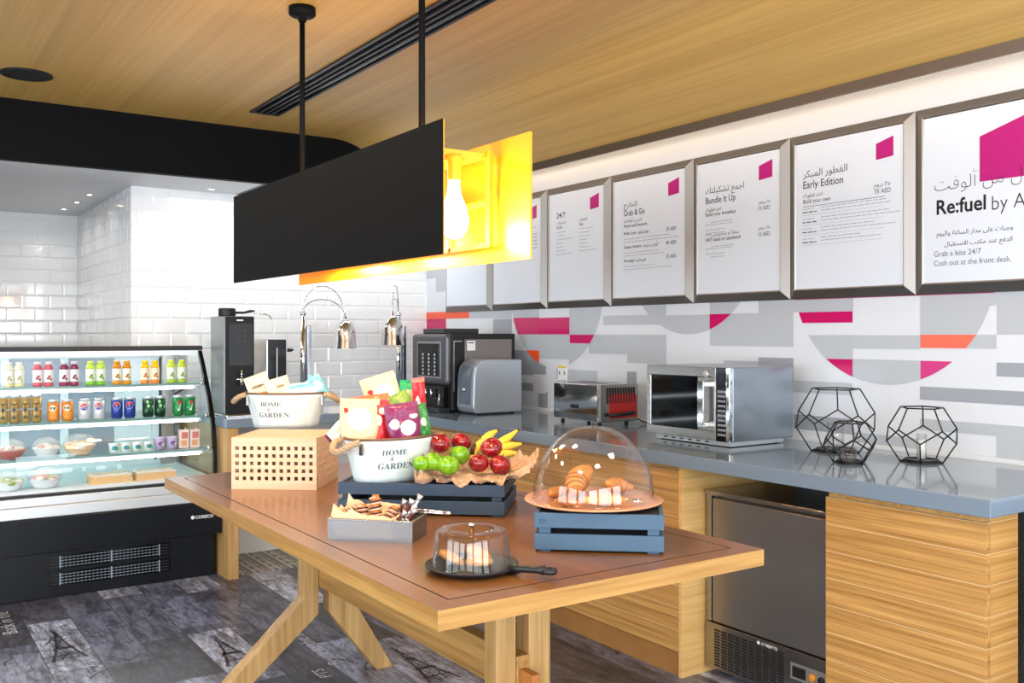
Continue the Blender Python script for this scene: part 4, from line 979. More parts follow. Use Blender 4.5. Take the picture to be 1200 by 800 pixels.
# ================================================================== CROISSANT PLATE WITH DOME
pp = Vector((1.745, 2.145, TZ+.107))
PLW = wood('round_board', (206, 138, 96), (226, 164, 122), 'X', 1.5, 20, .25, coat=.4)
t = MB().lathe([(0, .0), (.12, .0), (.170, .004), (.200, .009), (.203, .013), (.200, .0145), (.165, .010), (0, .0085)], 72).build('round_plate', PLW)
t.location = pp; tag(t, 'round pale wooden plate of croissants on the short blue crate', 'plate')
t = thing('dome_cover', 'large clear dome over the croissants', 'dome cover', pp+Vector((0, 0, .0130)))
R0 = .176; HH = .208
pr_ = [(R0+.004, 0), (R0, .003)]+[(R0*math.cos(a*PI/2/20)**.92 if a < 20 else 0, .003+HH*math.sin(a*PI/2/20)) for a in range(1, 21)]
MB().surf(pr_, 72).surf([(r*.985, z*.985) for r, z in pr_[1:]], 72).build('dome', DOME, t)
MB().lathe([(.0, .002), (.004, .002), (.004, .006), (0, .007)], 12, 0, (0, 0, HH+.003)).build('top_stud', BLACKM, t)
CROI = mat('croissant_crust', (206, 138, 70), .38, noise_amt=.35, nscale=45)
CRDK = mat('croissant_ridge', (150, 84, 36), .35, noise_amt=.35, nscale=60)
CRLT = mat('croissant_pale', (226, 172, 106), .5, noise_amt=.25, nscale=50); CRL2 = mat('croissant_pale_ridge', (190, 122, 62), .45, noise_amt=.3, nscale=50)
def croissant(label, u, v, length, fat, rot, curve, pitch=0., lift=0., segs=4.5, m=(CROI, CRDK), roll=0., tip=.18):
    p = at_z(u, v, pp.z+.012); n = 96; vs = MB(); pts = []; rs = []; band = []
    for k in range(n+1):
        f = -1+2*k/n; a = f*curve
        pts.append((length*.5/curve*math.sin(a), length*.5/curve*(math.cos(a)-1), 0))
        env = (1-abs(f)**1.8)**.75*(1-tip)+tip; ph = (abs(f)*segs+.5) % 1.0
        rs.append(fat*env*(.74+.32*(1-ph)**.7)); band.append(ph)
    vs.tube(pts, rs, 18, 0)
    for i in range(n):
        if band[i] < .34:
            for q in range(18): vs.M[i*18+q] = 1
    o = vs.build('croissant', list(m))
    o.location = (p.x, p.y, pp.z+.0105+max(rs)*.84+lift); o.rotation_euler = (roll, -pitch, rot)
    o.scale = (1, 1, .88)
    return tag(o, label, 'croissant', 'croissants under the large dome')
croissant('large golden croissant at the middle left under the dome', 677, 579, .125, .036, .51, .55, pitch=.42, lift=.014, segs=3.6, tip=.5)
croissant('small croissant at the far left under the dome', 651, 582, .085, .0185, .2, .8)
croissant('pale long roll lying at the front under the dome', 706, 592, .135, .020, -.5, .3, segs=3., m=(CRLT, CRL2))
croissant('croissant at the right behind the long roll', 722, 579, .115, .026, .1, .9, lift=.006, pitch=-.2)
croissant('small croissant lying in front of the large one', 664, 593, .070, .018, -1.0, .6)
t = thing('serving_tongs', 'short steel tongs lying at the right under the dome', 'tongs', at_z(741, 586, pp.z+.018))
t.rotation_euler = (0, 0, 1.9)
MB().tube([(-.03, 0, 0), (.0, .004, .002), (.05, 0, 0)], [.006, .0035, .003], 8).build('arm', CHROME, t); MB().tube([(-.03, .012, 0), (.0, .01, .002), (.05, 0, .003)], [.006, .0035, .003], 8).build('arm', CHROME, t)

# ================================================================== MICROWAVE
t = thing('microwave', 'steel microwave oven with dark window on the worktop', 'microwave', (3.0, 2.772, CT))
W, D, H, zb = .517, .40, .342, .026
MB().box(.012, D, 0, W, zb, H).build('body', mat('satin_steel', (160, 170, 180), .25, 1.), t, bevel=.004)
MB().box(.03, D-.03, .03, W-.03, .004, zb-.001).build('base', ALU, t)
for x in (.05, D-.06):
    for y in (.05, W-.06): MB().lathe([(.012, 0), (.012, .004)], 12, 0, (x, y, 0)).build('foot', BLACK, t)
sl = MB()
for k in range(6): sl.box(.0285, .0295, W-.08-k*.052-.022, W-.08-k*.052, .011, .017)
sl.build('vent_slots', BLACK, t)
fy = lambda f: W*(1-f)
fr = MB(); yR, yL = fy(.635), fy(.055)
fr.box(-.004, .0115, fy(.84), W, H-.043, H).box(-.004, .0115, fy(.84), W, zb, zb+.04).box(-.004, .0115, yL, W, zb+.04, H-.043).box(-.004, .0115, fy(.84), yR, zb+.04, H-.043)
d = fr.build('door', STEEL, t, bevel=.002)
MB().box(.0, .008, yR, yL, zb+.04, H-.043).build('window', mat('oven_glass', (6, 6, 8), .05, spec=.2), d)
hy0 = fy(.74)
MB().box(-.045, -.034, hy0-.018, hy0+.018, zb+.055, H-.06).box(-.034, -.0045, hy0-.016, hy0+.016, H-.085, H-.062).box(-.034, -.0045, hy0-.016, hy0+.016, zb+.058, zb+.08).build('handle', CHROME, d, bevel=.003)
cp = MB().box(-.003, .0115, fy(.955), fy(.842), zb, H).build('control_panel', BLACKG, t, bevel=.001)
MB().box(-.0045, -.0032, fy(.945), fy(.855), H-.075, H-.03).build('display', mat('dark_display', (20, 26, 34), .1), cp)
for r in range(10):
    for c in range(3): MB().box(-.0045, -.0032, fy(.865+c*.03)-.011, fy(.865+c*.03), H-.098-r*.0205-.009, H-.098-r*.0205).build('key', mat('key_grey', (150, 156, 166), .4), cp)
MB().box(-.006, .0115, 0, fy(.957), zb, H).build('edge_trim', CHROME, t, bevel=.002)
MB().lathe([(.014, 0), (.016, .003), (.012, .006), (0, .006)], 20, 0, T=Matrix.Translation((-.0045, fy(.735), H-.03)) @ Matrix.Rotation(-PI/2, 4, 'Y')).build('badge', ALU, d)

# ================================================================== TOASTER
t = thing('toaster', 'chrome toaster with a red slotted end on the worktop', 'toaster', (3.15, 3.816, CT))
W, D, H, zb = .41, .265, .219, .02
MB().box(0, D, .02, W, zb, H).build('body', CHROME, t, bevel=.006, seg=3)
e = MB().box(.0, D, 0, .0195, zb, H).build('end_casing', STEEL, t, bevel=.004)
MB().prism([(.062, zb+.018), (D-.012, zb+.018), (D-.012, H-.062), (D-.03, H-.05), (.10, H-.05), (.062, H-.06)], 'y', -.0035, -.0005).build('end_panel', mat('toaster_red', (176, 34, 30), .35), e)
sl = MB()
for k in range(11): sl.box(.045+k*.0185, .053+k*.0185, -.0042, -.0005, H-.10, H-.018)
sl.build('slots', BLACK, e)
MB().tube([(.05, -.022, zb+.038), (D-.05, -.022, zb+.046)], .010, 10).box(.09, .10, -.02, 0, zb+.034, zb+.046).box(.17, .18, -.02, 0, zb+.034, zb+.046).build('lever', BLACK, e)
for y in (.20, .235): MB().lathe([(.011, 0), (.011, .008), (0, .009)], 18, 0, T=Matrix.Translation((-.0005, y, zb+.075)) @ Matrix.Rotation(-PI/2, 4, 'Y')).build('knob', BLACK, t)
MB().text('Dualit', .012, (-.0012, .385, zb+.04), (0, -1, 0), (0, 0, 1)).build('lettering', ALU, t)
MB().box(.06, .10, .06, W-.04, H, H+.0008).box(.15, .19, .06, W-.04, H, H+.0008).build('bread_slots', BLACK, t)
for x in (.03, D-.05):
    for y in (.04, W-.05): MB().lathe([(.012, 0), (.009, zb-.0005)], 12, 0, (x, y, 0)).build('foot', BLACK, t)
MB().tube([(D, .06, .05), (D+.03, .0, .012), (D+.05, -.08, .006), (D+.06, -.14, .006), (D+.055, -.2, .006)], .004, 8).build('power_cord', BLACK, t)
t = thing('wall_socket', 'small pale wall socket above the left end of the toaster', 'socket', (XW-.0065, 4.62, 1.16))
MB().box(-.012, 0, -.045, .045, -.045, .045).build('plate', WHITE, t, bevel=.002)
MB().box(-.0135, -.012, -.03, -.02, -.012, .012).box(-.0135, -.012, .02, .03, -.012, .012).build('sockets', mat('socket_grey', (120, 120, 120), .4), t)
MB().box(-.0132, -.0122, -.044, .044, .03, .044).build('sticker', mat('yellow_sticker', (232, 206, 70), .5), t)

# ================================================================== NAPKIN DISPENSER
t = thing('napkin_dispenser', 'silver napkin dispenser in front of the coffee machine', 'dispenser', (2.965, 4.775, CT))
prof = []
D, H = .355, .332
mb = MB(); pts = [(.0, .045), (.01, .02), (.03, .008), (D, .008), (D, H-.004), (.10, H), (.05, H-.014), (.02, H-.045), (.006, H-.10)]
mb.prism([(a, b) for a, b in pts], 'y', 0, .19).build('casing', mat('silver_plastic', (176, 184, 192), .28, .55), t, bevel=.008, seg=3)
MB().prism([(-.004, .06), (-.004, H-.10), (.018, H-.04), (.022, H-.04), (.004, H-.10), (.002, .06)], 'y', .03, .16).build('front_window', mat('smoked_window', (92, 104, 120), .15), t)
MB().ball((-.008, .09, .15), .014, 14).build('latch', CHROME, t)
for y in (.03, .16):
    for x in (.05, D-.05): MB().lathe([(.010, 0), (.010, .0095)], 12, 0, (x, y, 0)).build('foot', BLACK, t)

# ================================================================== COFFEE MACHINE
t = thing('coffee_machine', 'black bean-to-cup coffee machine in the corner of the worktop', 'coffee machine', (2.90, 4.985, CT))
GP = mat('grey_side_panel', (118, 114, 112), .4)
W, D, H = .445, .52, .487
MB().box(.05, D, .012, W-.012, .012, H).build('body', BLACK, t, bevel=.006)
MB().box(.14, D-.03, .006, .0115, .02, H-.035).build('side_panel', GP, t, bevel=.002)
f = MB().box(-.0, .0495, 0, W, .17, H-.002).build('front_panel', mat('graphite_front', (84, 84, 88), .3, .4), t, bevel=.03, seg=5)
MB().box(-.003, -.0002, .06, .36, .21, H-.05).build('keypad_frame', mat('keypad_silver', (150, 150, 154), .3, .6), f, bevel=.001)
MB().box(-.0045, -.0031, .072, .348, .222, H-.062).build('screen', BLACKG, f)
for r in range(6):
    for c in range(3): MB().lathe([(.0085, 0), (.0085, .002), (0, .0022)], 14, 0, T=Matrix.Translation((-.0046, .13+c*.075, .236+r*.024)) @ Matrix.Rotation(-PI/2, 4, 'Y')).build('key', mat('key_white', (196, 198, 204), .4), f)
MB().box(.062, .066, .0105, .0118, .13, H-.045).box(.066, .12, .0105, .0118, H-.049, H-.045).build('trim_line', mat('silver_line', (196, 196, 210), .25, .5), t)
MB().box(.02, .05, .06, W-.06, .012, .16).build('cup_bay', BLACKG, t)
MB().box(-.04, .05, .03, W-.03, 0, .03).build('drip_tray', CHAR, t, bevel=.004)
MB().tube([(.0, .18, .14), (.0, .18, .09)], .008, 10).tube([(.0, .25, .14), (.0, .25, .09)], .008, 10).tube([(-.012, .04, .12), (-.03, .03, .10), (-.035, .03, .05)], .006, 8).build('spout', CHROME, t)
MB().box(.155, .215, .0048, .0058, H-.105, H-.045).build('sticker', WHITE, t)
MB().box(.162, .205, .0042, .0047, H-.060, H-.054).build('sticker_print', INK, t)
MB().box(.04, .30, .10, .36, H, H+.032).build('bean_lid', CHAR, t, bevel=.004)
for fy_ in (.03, W-.07): MB().box(.1, .5, fy_, fy_+.04, 0, .012).build('foot', BLACK, t)

# ================================================================== HEAT LAMPS
def heat_lamp(label, base, bell, arcw):
    b = Vector(base); t = thing('heat_lamp', label, 'heat lamp', b, 0, 'chrome heat lamps on the back worktop')
    v = Vector(bell)-b; hz = Vector((v.x, v.y, 0)); sd = Vector((-hz.y, hz.x, 0)).normalized()
    MB().lathe([(0, 0), (.075, 0), (.075, .008), (.03, .014), (0, .014)], 32).build('base', CHROME, t)
    MB().tube([(0, 0, .014), (0, 0, .60)], .021, 16).build('pole', CHROME, t)
    MB().box(.024, .054, -.02, .02, .014, .54).build('power_box', mat('box_steel', (176, 180, 186), .25, 1.), t, bevel=.004)
    MB().ball((0, 0, .622), .022, 16).build('joint', CHROME, t)
    for k, (h0, dz) in enumerate(((.63, .19), (.62, .105))):
        end = Vector((hz.x, hz.y, v.z+.215)); pts = []
        for q in range(21):
            a = PI*q/20; f = (1-math.cos(a))/2; z = h0*(1-f)+end.z*f+dz*math.sin(a); pts.append((hz.x*f, hz.y*f, z))
        MB().tube(pts, .0042, 8).build('arc', CHROME, t)
    s = MB().surf([(.078, 0), (.077, .012), (.072, .06), (.070, .11), (.062, .15), (.045, .178), (.02, .192), (.012, .196), (.012, .222), (0, .224)], 32, 0, tuple(v)).surf([(.075, .001), (.069, .06), (.067, .11), (.058, .15), (.04, .174), (0, .185)], 32, 0, tuple(v))
    s.build('bell', mat('polished_nickel', (216, 214, 212), .1, 1.), t)
    MB().ball((v.x, v.y, v.z+.06), .028, 14).build('bulb', mat('heat_bulb', (255, 226, 180), .3, emis=(255, 210, 140), estr=1.5), t)
heat_lamp('chrome heat lamp on a steel pole, left one, arcing to the right', (2.36, 5.93, CT), (2.66, 5.93, 1.30), 0)
heat_lamp('chrome heat lamp beside the coffee machine, turned towards the room', (3.06, 5.92, CT), (2.88, 5.66, 1.325), 0)

# ================================================================== DRINK DISPENSERS
def dispenser(label, x, y, W, D, H, face, body, tap_z):
    t = thing('drink_dispenser', label, 'drink dispenser', (x, y, CT))
    MB().box(0, W, .012, D, .016, H).build('body', body, t, bevel=.006)
    MB().box(.004, W-.004, 0, .0115, .02, H-.002).build('front_panel', face, t, bevel=.003)
    MB().box(-.005, W+.005, -.06, D, 0, .015).build('drip_tray', CHROME, t, bevel=.003)
    tp = MB(); cx = W/2
    tp.tube([(cx, -.0005, tap_z), (cx, -.03, tap_z)], .010, 12); tp.tube([(cx, -.028, tap_z+.012), (cx, -.03, tap_z-.035)], .008, 12); tp.tube([(cx-.03, -.026, tap_z), (cx+.03, -.026, tap_z)], .004, 8); tp.tube([(cx, -.028, tap_z), (cx, -.034, tap_z+.055)], [.005, .0035], 8)
    tp.build('tap', CHROME, t)
    return t
t = dispenser('tall black drink dispenser with round black lid beside the display fridge', 1.705, 5.49, .18, .28, .59, mat('black_front', (15, 15, 17), .3, spec=.25), mat('grey_side', (136, 142, 142), .3, .3), .22)
MB().box(.025, .165, -.0015, -.0003, .30, .545).build('screen', BLACKG, t)
MB().box(.07, .11, -.0012, -.0003, .562, .570).build('badge', ALU, t)
dots = MB()
for a in range(2):
    for b in range(2): dots.box(.075+a*.04, .082+a*.04, -.0022, -.0016, .44+b*.06, .447+b*.06)
dots.build('lamps', mat('dim_lamp', (120, 80, 50), .5), t)
MB().lathe([(0, .5905), (.048, .5905), (.05, .596), (.05, .632), (.046, .638), (0, .638)], 32, 0, (.045, .10, 0)).build('lid', BLACK, t)
MB().tube([(.08, .10, .612), (.14, .085, .612), (.18, .07, .622), (.2, .06, .622)], [.008, .007, .009, .004], 10).build('lid_lever', BLACK, t)
MB().tube([(.18, .05, .61), (.25, .05, .605), (.285, .05, .598), (.30, .05, .575)], .0035, 8).build('spout_rod', CHROME, t)
t = dispenser('smaller steel drink dispenser with black front strip', 2.0, 5.60, .125, .25, .452, BLACKG, mat('dispenser_steel', (190, 184, 176), .2, 1.), .11)
MB().box(.058, .064, -.0015, -.0003, .16, .40).build('level_gauge', ALU, t)
MB().tube([(.126, .0, .385), (.15, -.01, .385), (.165, -.012, .388)], [.012, .010, .003], 10).build('knob', BLACK, t)
t = thing('folded_napkins', 'white stack of napkins at the front edge of the back worktop', 'napkins', (2.36, 5.42, CT))
MB().box(-.05, .05, -.04, .05, 0, .032).build('stack', WHITE, t, bevel=.002)
MB().box(-.05, .05, .0, .05, .0325, .036).build('top_fold', WHITE, t, bevel=.001)

# ================================================================== WIRE DODECAHEDRON HOLDERS
def dodeca(label, loc, a, rot, cup):
    t = thing('candle_holder', label, 'candle holder', loc, rot, 'black wire candle holders on the worktop')
    R = a*.8507; ph = (1+5**.5)/2; zs = [0, a*.8507, a*1.3764, a*2.2270]; z1 = a*ph*.5257*1.0; 
    # rings of a regular dodecahedron standing on a face
    r1 = R; r2 = R*ph; Hh = a*2.22703; zlow = a*.85065; zhigh = Hh-zlow
    ring = lambda r, z, off: [Vector((r*math.cos(2*PI*k/5+off), r*math.sin(2*PI*k/5+off), z)) for k in range(5)]
    wr_ = .0032
    A_, B_, C_, D_ = ring(r1, wr_, 0), ring(r2, zlow, 0), ring(r2, zhigh, PI/5), ring(r1, Hh, PI/5)
    E_ = []
    for k in range(5):
        E_ += [(A_[k], A_[(k+1) % 5]), (A_[k], B_[k]), (B_[k], C_[k]), (C_[k], B_[(k+1) % 5]), (C_[k], D_[k]), (D_[k], D_[(k+1) % 5])]
    w_ = MB()
    for p, q in E_: w_.tube([p, q], wr_*.9, 8)
    w_.build('wire_frame', BLACKM, t)
    MB().lathe([(0, .0065), (r1*.72, .0065), (r1*.78, .012), (r1*.80, .012), (r1*.74, .004), (0, .004)], 32).build('dish', BLACKM, t)
    for k in range(5): pass
    bars = MB()
    for k in (0, 2, 3): bars.tube([A_[k], (0, 0, .005)], .002, 6)
    bars.build('cross_bars', BLACKM, t)
    cr, chh, cw = cup
    MB().surf([(0, .009), (cr, .009), (cr, .007+chh), (cr*.94, .007+chh), (cr*.94, .013), (0, .013)], 28).build('glass_cup', DOME, t)
    if cw: MB().lathe([(0, .0135), (cr*.75, .0135), (cr*.75, .0135+cw), (0, .0135+cw)], 20).build('candle', mat('candle_wax', (236, 236, 232), .5), t)
    return t
dodeca('large black wire candle holder at the left, nearest the microwave', at_z(979, 528.5, CT), .116, -TH+.55, (.034, .115, 0))
dodeca('medium black wire candle holder at the right end of the worktop', at_z(1080, 541, CT), .0925, -TH+rad(100), (.018, .10, .07))
dodeca('small black wire candle holder in front of the large one', at_z(995.5, 542.5, CT), .069, -TH+rad(80), (.026, .05, .0))

# ================================================================== DISPLAY FRIDGE
FX0, FX1 = -.30, 1.66
t = thing('display_fridge', 'black refrigerated display case with curved glass front and shelves', 'display fridge', (FX0, 5.46, 0))
fridge = t
W = FX1-FX0
def Y(y): return y-5.46
FBLK = mat('fridge_black', (9, 13, 22), .3, spec=.3)
MB().box(0, W-.005, Y(5.51), Y(6.32), 0, .245).build('lower_base', FBLK, t, bevel=.004)
MB().prism([(Y(5.43), .255), (Y(5.425), .44), (Y(6.32), .44), (Y(6.32), .246), (Y(5.50), .246)], 'x', 0, W+.01).build('upper_base', FBLK, t, bevel=.003)
MB().box(0, W+.004, Y(5.44), Y(6.3), .441, .50).box(0, W+.002, Y(5.455), Y(6.3), .5005, .545).build('front_rail', ALU, t, bevel=.004)
MB().box(0, W, Y(5.47), Y(5.50), .5455, .56).build('glass_rail', BLACK, t)
# louvres
for r, (z0, z1) in enumerate(((.155, .215), (.065, .125))):
    x0, x1 = .836-FX0, 1.342-FX0
    lo = MB().box(x0-.06, x1+.06, Y(5.5085), Y(5.5095), z0-.008, z1+.008).build('louvre', BLACKG, t)
    s = MB()
    for k in range(4):
        zz = z0+.004+k*.0155
        for q in range(26):
            xx = x0+q*(x1-x0)/26; s.box(xx, xx+.013, Y(5.5065), Y(5.5083), zz, zz+.0035)
    for xx in (x0-.004, (x0+x1)/2, x1): s.box(xx-.003, xx+.003, Y(5.506), Y(5.5083), z0-.002, z1+.002)
    for xx in (x0-.05, x1+.012):
        for k in range(4): s.box(xx, xx+.038, Y(5.506), Y(5.5083), z0+.002+k*.016, z0+.009+k*.016, 1)
    s.build('slats', [mat('slat_grey', (150, 166, 180), .4), BLACK], lo)
MB().text('CORECO', .017, (1.52-FX0, Y(5.4265), .352), (1, 0, 0), (0, 0, 1), 0, .025).ball((1.505-FX0, Y(5.4268), .361), .011, 12, 0, 1, .1).build('lettering', WHITE, t)
# glass
GP_ = [(5.482, .56), (5.485, .66), (5.492, .76), (5.512, .85), (5.544, .93), (5.60, 1.035), (5.662, 1.125), (5.73, 1.22), (5.795, 1.30)]
g = MB(); n = len(GP_)
g.add([(x, Y(a), b) for x in (.012, W-.02) for a, b in GP_], [(i, i+1, n+i+1, n+i) for i in range(n-1)], 0, True).build('front_glass', GLASS, t)
sd = [(Y(a)+.02, b) for a, b in GP_]+[(Y(6.28), 1.30), (Y(6.28), .56)]
MB().add([(W-.016, a, b) for a, b in sd], [tuple(range(len(sd)))], 0).build('side_glass', GLASS, t)
pl = [(Y(a)-.004, b) for a, b in GP_]+[(Y(a)+.028, b) for a, b in reversed(GP_)]
m_ = MB(); vs = [(x, a, b) for x in (W-.022, W) for a, b in pl]; k = len(pl)
fs = [(i, i+1, k+i+1, k+i) for i in range(k-1)]+[(k-1, 0, k, 2*k-1)]
for i in range(n-1): fs += [(i, k-1-i, k-2-i, i+1), (k+i, k+i+1, k+k-2-i, k+k-1-i)]
m_.add(vs, fs).build('side_pillar', BLACKG, t)
MB().box(-.0, W, Y(5.775), Y(5.86), 1.302, 1.328).build('front_top_bar', BLACK, t, bevel=.003)
MB().box(0, W-.02, Y(5.80), Y(5.83), 1.272, 1.3015).build('top_rail', ALU, t)
MB().box(0, W, Y(5.861), Y(6.3), 1.30, 1.32).build('top_panel', mat('fridge_top', (60, 62, 66), .3), t)
LED = emit('fridge_led', (236, 246, 255), 22)
MB().box(.02, W-.06, Y(5.85), Y(5.95), 1.288, 1.2995).build('top_lamp', LED, t)
FW = mat('fridge_white', (226, 232, 236), .35)
MB().box(0, W-.03, Y(5.50), Y(6.26), .5455, .575).build('deck', FW, t)
# rear sliding doors of glass in white frames
rb = MB()
for x in (.35, .95, 1.27, 1.80): rb.box(x-.022, x+.022, Y(6.26), Y(6.29), .6201, 1.2499)
rb.box(0, W-.03, Y(6.26), Y(6.29), .575, .62).box(0, W-.03, Y(6.26), Y(6.29), 1.25, 1.2995)
rb.build('rear_frame', FW, t)
MB().box(0, W-.03, Y(6.291), Y(6.30), .575, 1.2995).build('rear_door', mat('rear_door_panel', (150, 158, 170), .25, noise_amt=.3, nscale=3), t)
MB().box(1.56, 1.80, Y(6.285), Y(6.2905), .62, 1.25).build('rear_door_panel', FW, t)
MB().box(1.83, 1.90, Y(6.2), Y(6.29), .575, 1.29).build('rear_post', STEEL, t)
MB().tube([(1.80, Y(6.255), .60), (1.80, Y(6.255), .655)], .006, 8).build('door_stop', BLACK, t)
SHG = glass('shelf_glass', (242, 250, 248), 1.0)
SH = [(1.109, 5.70), (.922, 5.60), (.735, 5.55)]
for z, yf in SH:
    s = MB().box(.02, W-.045, Y(yf), Y(6.20), z-.008, z).build('shelf', SHG, t)
    MB().box(.02, W-.045, Y(yf)-.005, Y(yf)-.0005, z-.010, z+.001).build('shelf_edge', mat('shelf_edge', (112, 150, 146), .15), s)
    MB().box(.02, W-.06, Y(yf)+.004, Y(yf)+.03, z-.032, z-.012).build('shelf_rail', ALU, s)
    MB().box(.03, W-.08, Y(yf)-.001, Y(yf)+.0035, z-.033, z-.019).build('shelf_lamp', LED, s)
    MB().tube([(W-.05, Y(6.2), z-.09), (W-.05, Y(yf)+.10, z-.012)], .006, 8).tube([(W-.05, Y(yf)+.10, z-.012), (W-.035, Y(yf)+.0, z-.004)], .005, 8).build('bracket', BLACK, s)
    MB().lathe([(.014, 0), (.014, .012), (0, .013)], 16, 0, T=Matrix.Translation((W-.04, Y(yf)-.012, z)) @ Matrix.Rotation(PI/2, 4, 'Y')).build('clamp', CHROME, s)

# ------------------------------------------------------------------ drinks and food in the fridge
def on_shelf(u, z, y): p = at_y(u, 400, y); return (p.x, y, z)
def bottle(cols, nm):
    cap, body, lab, base = [mat('bottle_%s_%d' % (nm, i), c, .3) for i, c in enumerate(cols)]
    o = bpy.data.objects.new('juice_bottle', None); COL.objects.link(o)
    MB().lathe([(0, 0), (.023, 0), (.0255, .004), (.0255, .022)], 20, 0).build('bottom_band', base, o)
    MB().lathe([(.0255, .0221), (.0255, .028), (.0255, .088), (.0252, .092)], 20).build('label_sleeve', lab, o)
    MB().lathe([(.0252, .0921), (.0245, .102), (.0195, .114), (.0165, .12)], 20).build('shoulder', body, o)
    MB().lathe([(.0175, .1201), (.0175, .134), (.016, .136), (0, .136)], 20).build('cap', cap, o)
    fr = MB(); lb = mat('fruit_print_'+nm, cols[3], .4)
    for a, z in ((-PI/2-.25, .045), (-PI/2+.3, .04), (-PI/2, .056)):
        fr.lathe([(.0, .001), (.007, .0006)], 12, 0, T=Matrix.Translation((.0257*math.cos(a), .0257*math.sin(a), z)) @ Matrix.Rotation(a, 4, 'Z') @ Matrix.Rotation(PI/2, 4, 'Y'))
    fr.build('fruit_print', lb, o)
    return o
def pair(proto, us, z, y, labels, cat, group):
    for k, u in enumerate(us):
        o = proto if k == 0 else dup(proto)
        o.location = on_shelf(u, z, y); tag(o, labels[k], cat, group)
GB = 'juice bottles on the top fridge shelf'
Wt = (240, 240, 236)
BT = [('cream', [(232, 232, 226), (228, 226, 206), (236, 236, 224), (222, 214, 170)], (10, 22.5)), ('pink', [(238, 220, 222), (206, 96, 112), (240, 232, 234), (210, 88, 104)], (44, 57)), ('plum', [(226, 212, 220), (132, 44, 88), (236, 230, 236), (150, 40, 84)], (75, 87)),
      ('lime', [(206, 232, 96), (196, 228, 76), (232, 240, 220), (128, 196, 46)], (106, 118)), ('amber', [(226, 160, 32), (214, 140, 20), (240, 234, 224), (224, 150, 26)], (137, 148.6)), ('yellow', [(250, 214, 20), (246, 196, 10), (244, 226, 200), (240, 140, 40)], (169.8, 181.6)), ('pale green', [(222, 232, 70), (206, 224, 60), (236, 240, 224), (170, 206, 60)], (200.8, 213))]
for nm, cols, us in BT:
    pair(bottle(cols, nm), us, SH[0][0], 5.775, ['left one of the two %s juice bottles on the top fridge shelf' % nm, 'right one of the two %s juice bottles on the top fridge shelf' % nm], 'bottle', GB)
def can(cols, nm, H=.117, r=.031, deco=None):
    o = bpy.data.objects.new('drink_can', None); COL.objects.link(o)
    body = mat('can_'+nm, cols[0], .28, .25, noise_amt=cols[1] if isinstance(cols[1], float) else 0., nscale=90)
    MB().lathe([(0, .002), (r*.78, 0), (r, .008), (r, H-.013)], 24).build('body', body, o)
    MB().lathe([(r, H-.0129), (r*.85, H-.003), (r*.87, H), (r*.82, H), (r*.80, H-.004), (0, H-.004)], 24).build('lid', ALU, o)
    if deco: deco(o, r, H)
    return o
def disc_on(o, r, z, rx, rz, m, a0=-PI/2-.25, nm='emblem', half=0):
    mb = MB(); n = 28; vs = [Vector((0, 0, 0))]
    for k in range(n):
        q = 2*PI*k/n; x, zz = rx*math.cos(q), rz*math.sin(q)
        if half > 0: zz = max(zz, .12*rz+.25*rz*math.sin(x/rx*2.5))
        if half < 0: zz = min(zz, -.12*rz+.25*rz*math.sin(x/rx*2.5))
        vs.append((x, zz))
    c = (0, .55*rz*half); pts = [c]+vs[1:]
    f = r*1.012+(.0006 if half else 0)
    mb.add([(f*math.cos(a0+p[0]/r), f*math.sin(a0+p[0]/r), z+p[1]) for p in pts], [(0, 1+k, 1+(k+1) % n) for k in range(n)]).build(nm, m, o)
def band_on(o, r, z0, z1, m, nm='band', a=None):
    MB().surf([(r*1.006, z0), (r*1.006, z1)], 24).build(nm, m, o)
cw, cr_, cb = mat('print_white', (244, 244, 246), .35), mat('print_red', (206, 26, 44), .35), mat('print_blue', (18, 62, 160), .35)
def globe(o, r, H):
    disc_on(o, r, H*.62, .021, .021, cw); disc_on(o, r, H*.62, .0195, .0195, cr_, nm='emblem_top', half=1); disc_on(o, r, H*.62, .0195, .0195, cb, nm='emblem_bottom', half=-1)
GC = 'drink cans on the second fridge shelf'
z2, y2 = SH[1][0], 5.685
def gold(o, r, H):
    dkb = mat('print_dark_brown', (44, 34, 26), .35); disc_on(o, r, H*.6, .022, .018, dkb, -PI/2-.2); disc_on(o, r, H*.33, .022, .026, dkb, -PI/2-.2, 'lower_emblem'); band_on(o, r, H*.46, H*.52, mat('print_pale_grey', (196, 192, 186), .35))
p = can([(176, 146, 84), .15], 'gold', .148, .0252, gold)
for k, u in enumerate((4, 17, 30, 43)):
    o = p if k == 0 else dup(p); o.location = on_shelf(u, z2, y2); tag(o, ('tall gold can cut by the left edge of the picture', 'tall gold can, second from the left on the can shelf', 'tall gold can, third from the left on the can shelf', 'tall gold can standing next to the orange cans')[k], 'can', GC)
def orange(o, r, H):
    disc_on(o, r, H*.62, .02, .016, cw); disc_on(o, r, H*.60, .013, .008, mat('print_green', (30, 130, 70), .35), nm='emblem_leaf', a0=-PI/2-.2); disc_on(o, r*1.004, H*.28, .018, .018, mat('print_orange', (250, 150, 40), .35), nm='fruit_print')
def seven(o, r, H):
    disc_on(o, r, H*.66, .010, .010, cr_, -PI/2+.05)
    f = r*1.02; mb = MB(); a0 = -PI/2-.45
    mb.text('7', .05, (0, 0, 0), (1, 0, 0), (0, 0, 1), 0, .03, None, lambda x, z: Vector((f*math.cos(a0+x/r), f*math.sin(a0+x/r), H*.26+z))); mb.build('lettering', cw, o)
def darkgreen(o, r, H):
    for k, (a, z) in enumerate(((-2.2, .3), (-1.7, .55), (-1.2, .35), (-1.9, .75), (-1.3, .72), (-.9, .5))): disc_on(o, r, H*z, .008, .010, mat('print_mint', (150, 206, 160), .35) if k % 2 else mat('print_leaf', (24, 120, 60), .35), a, 'leaf_print')
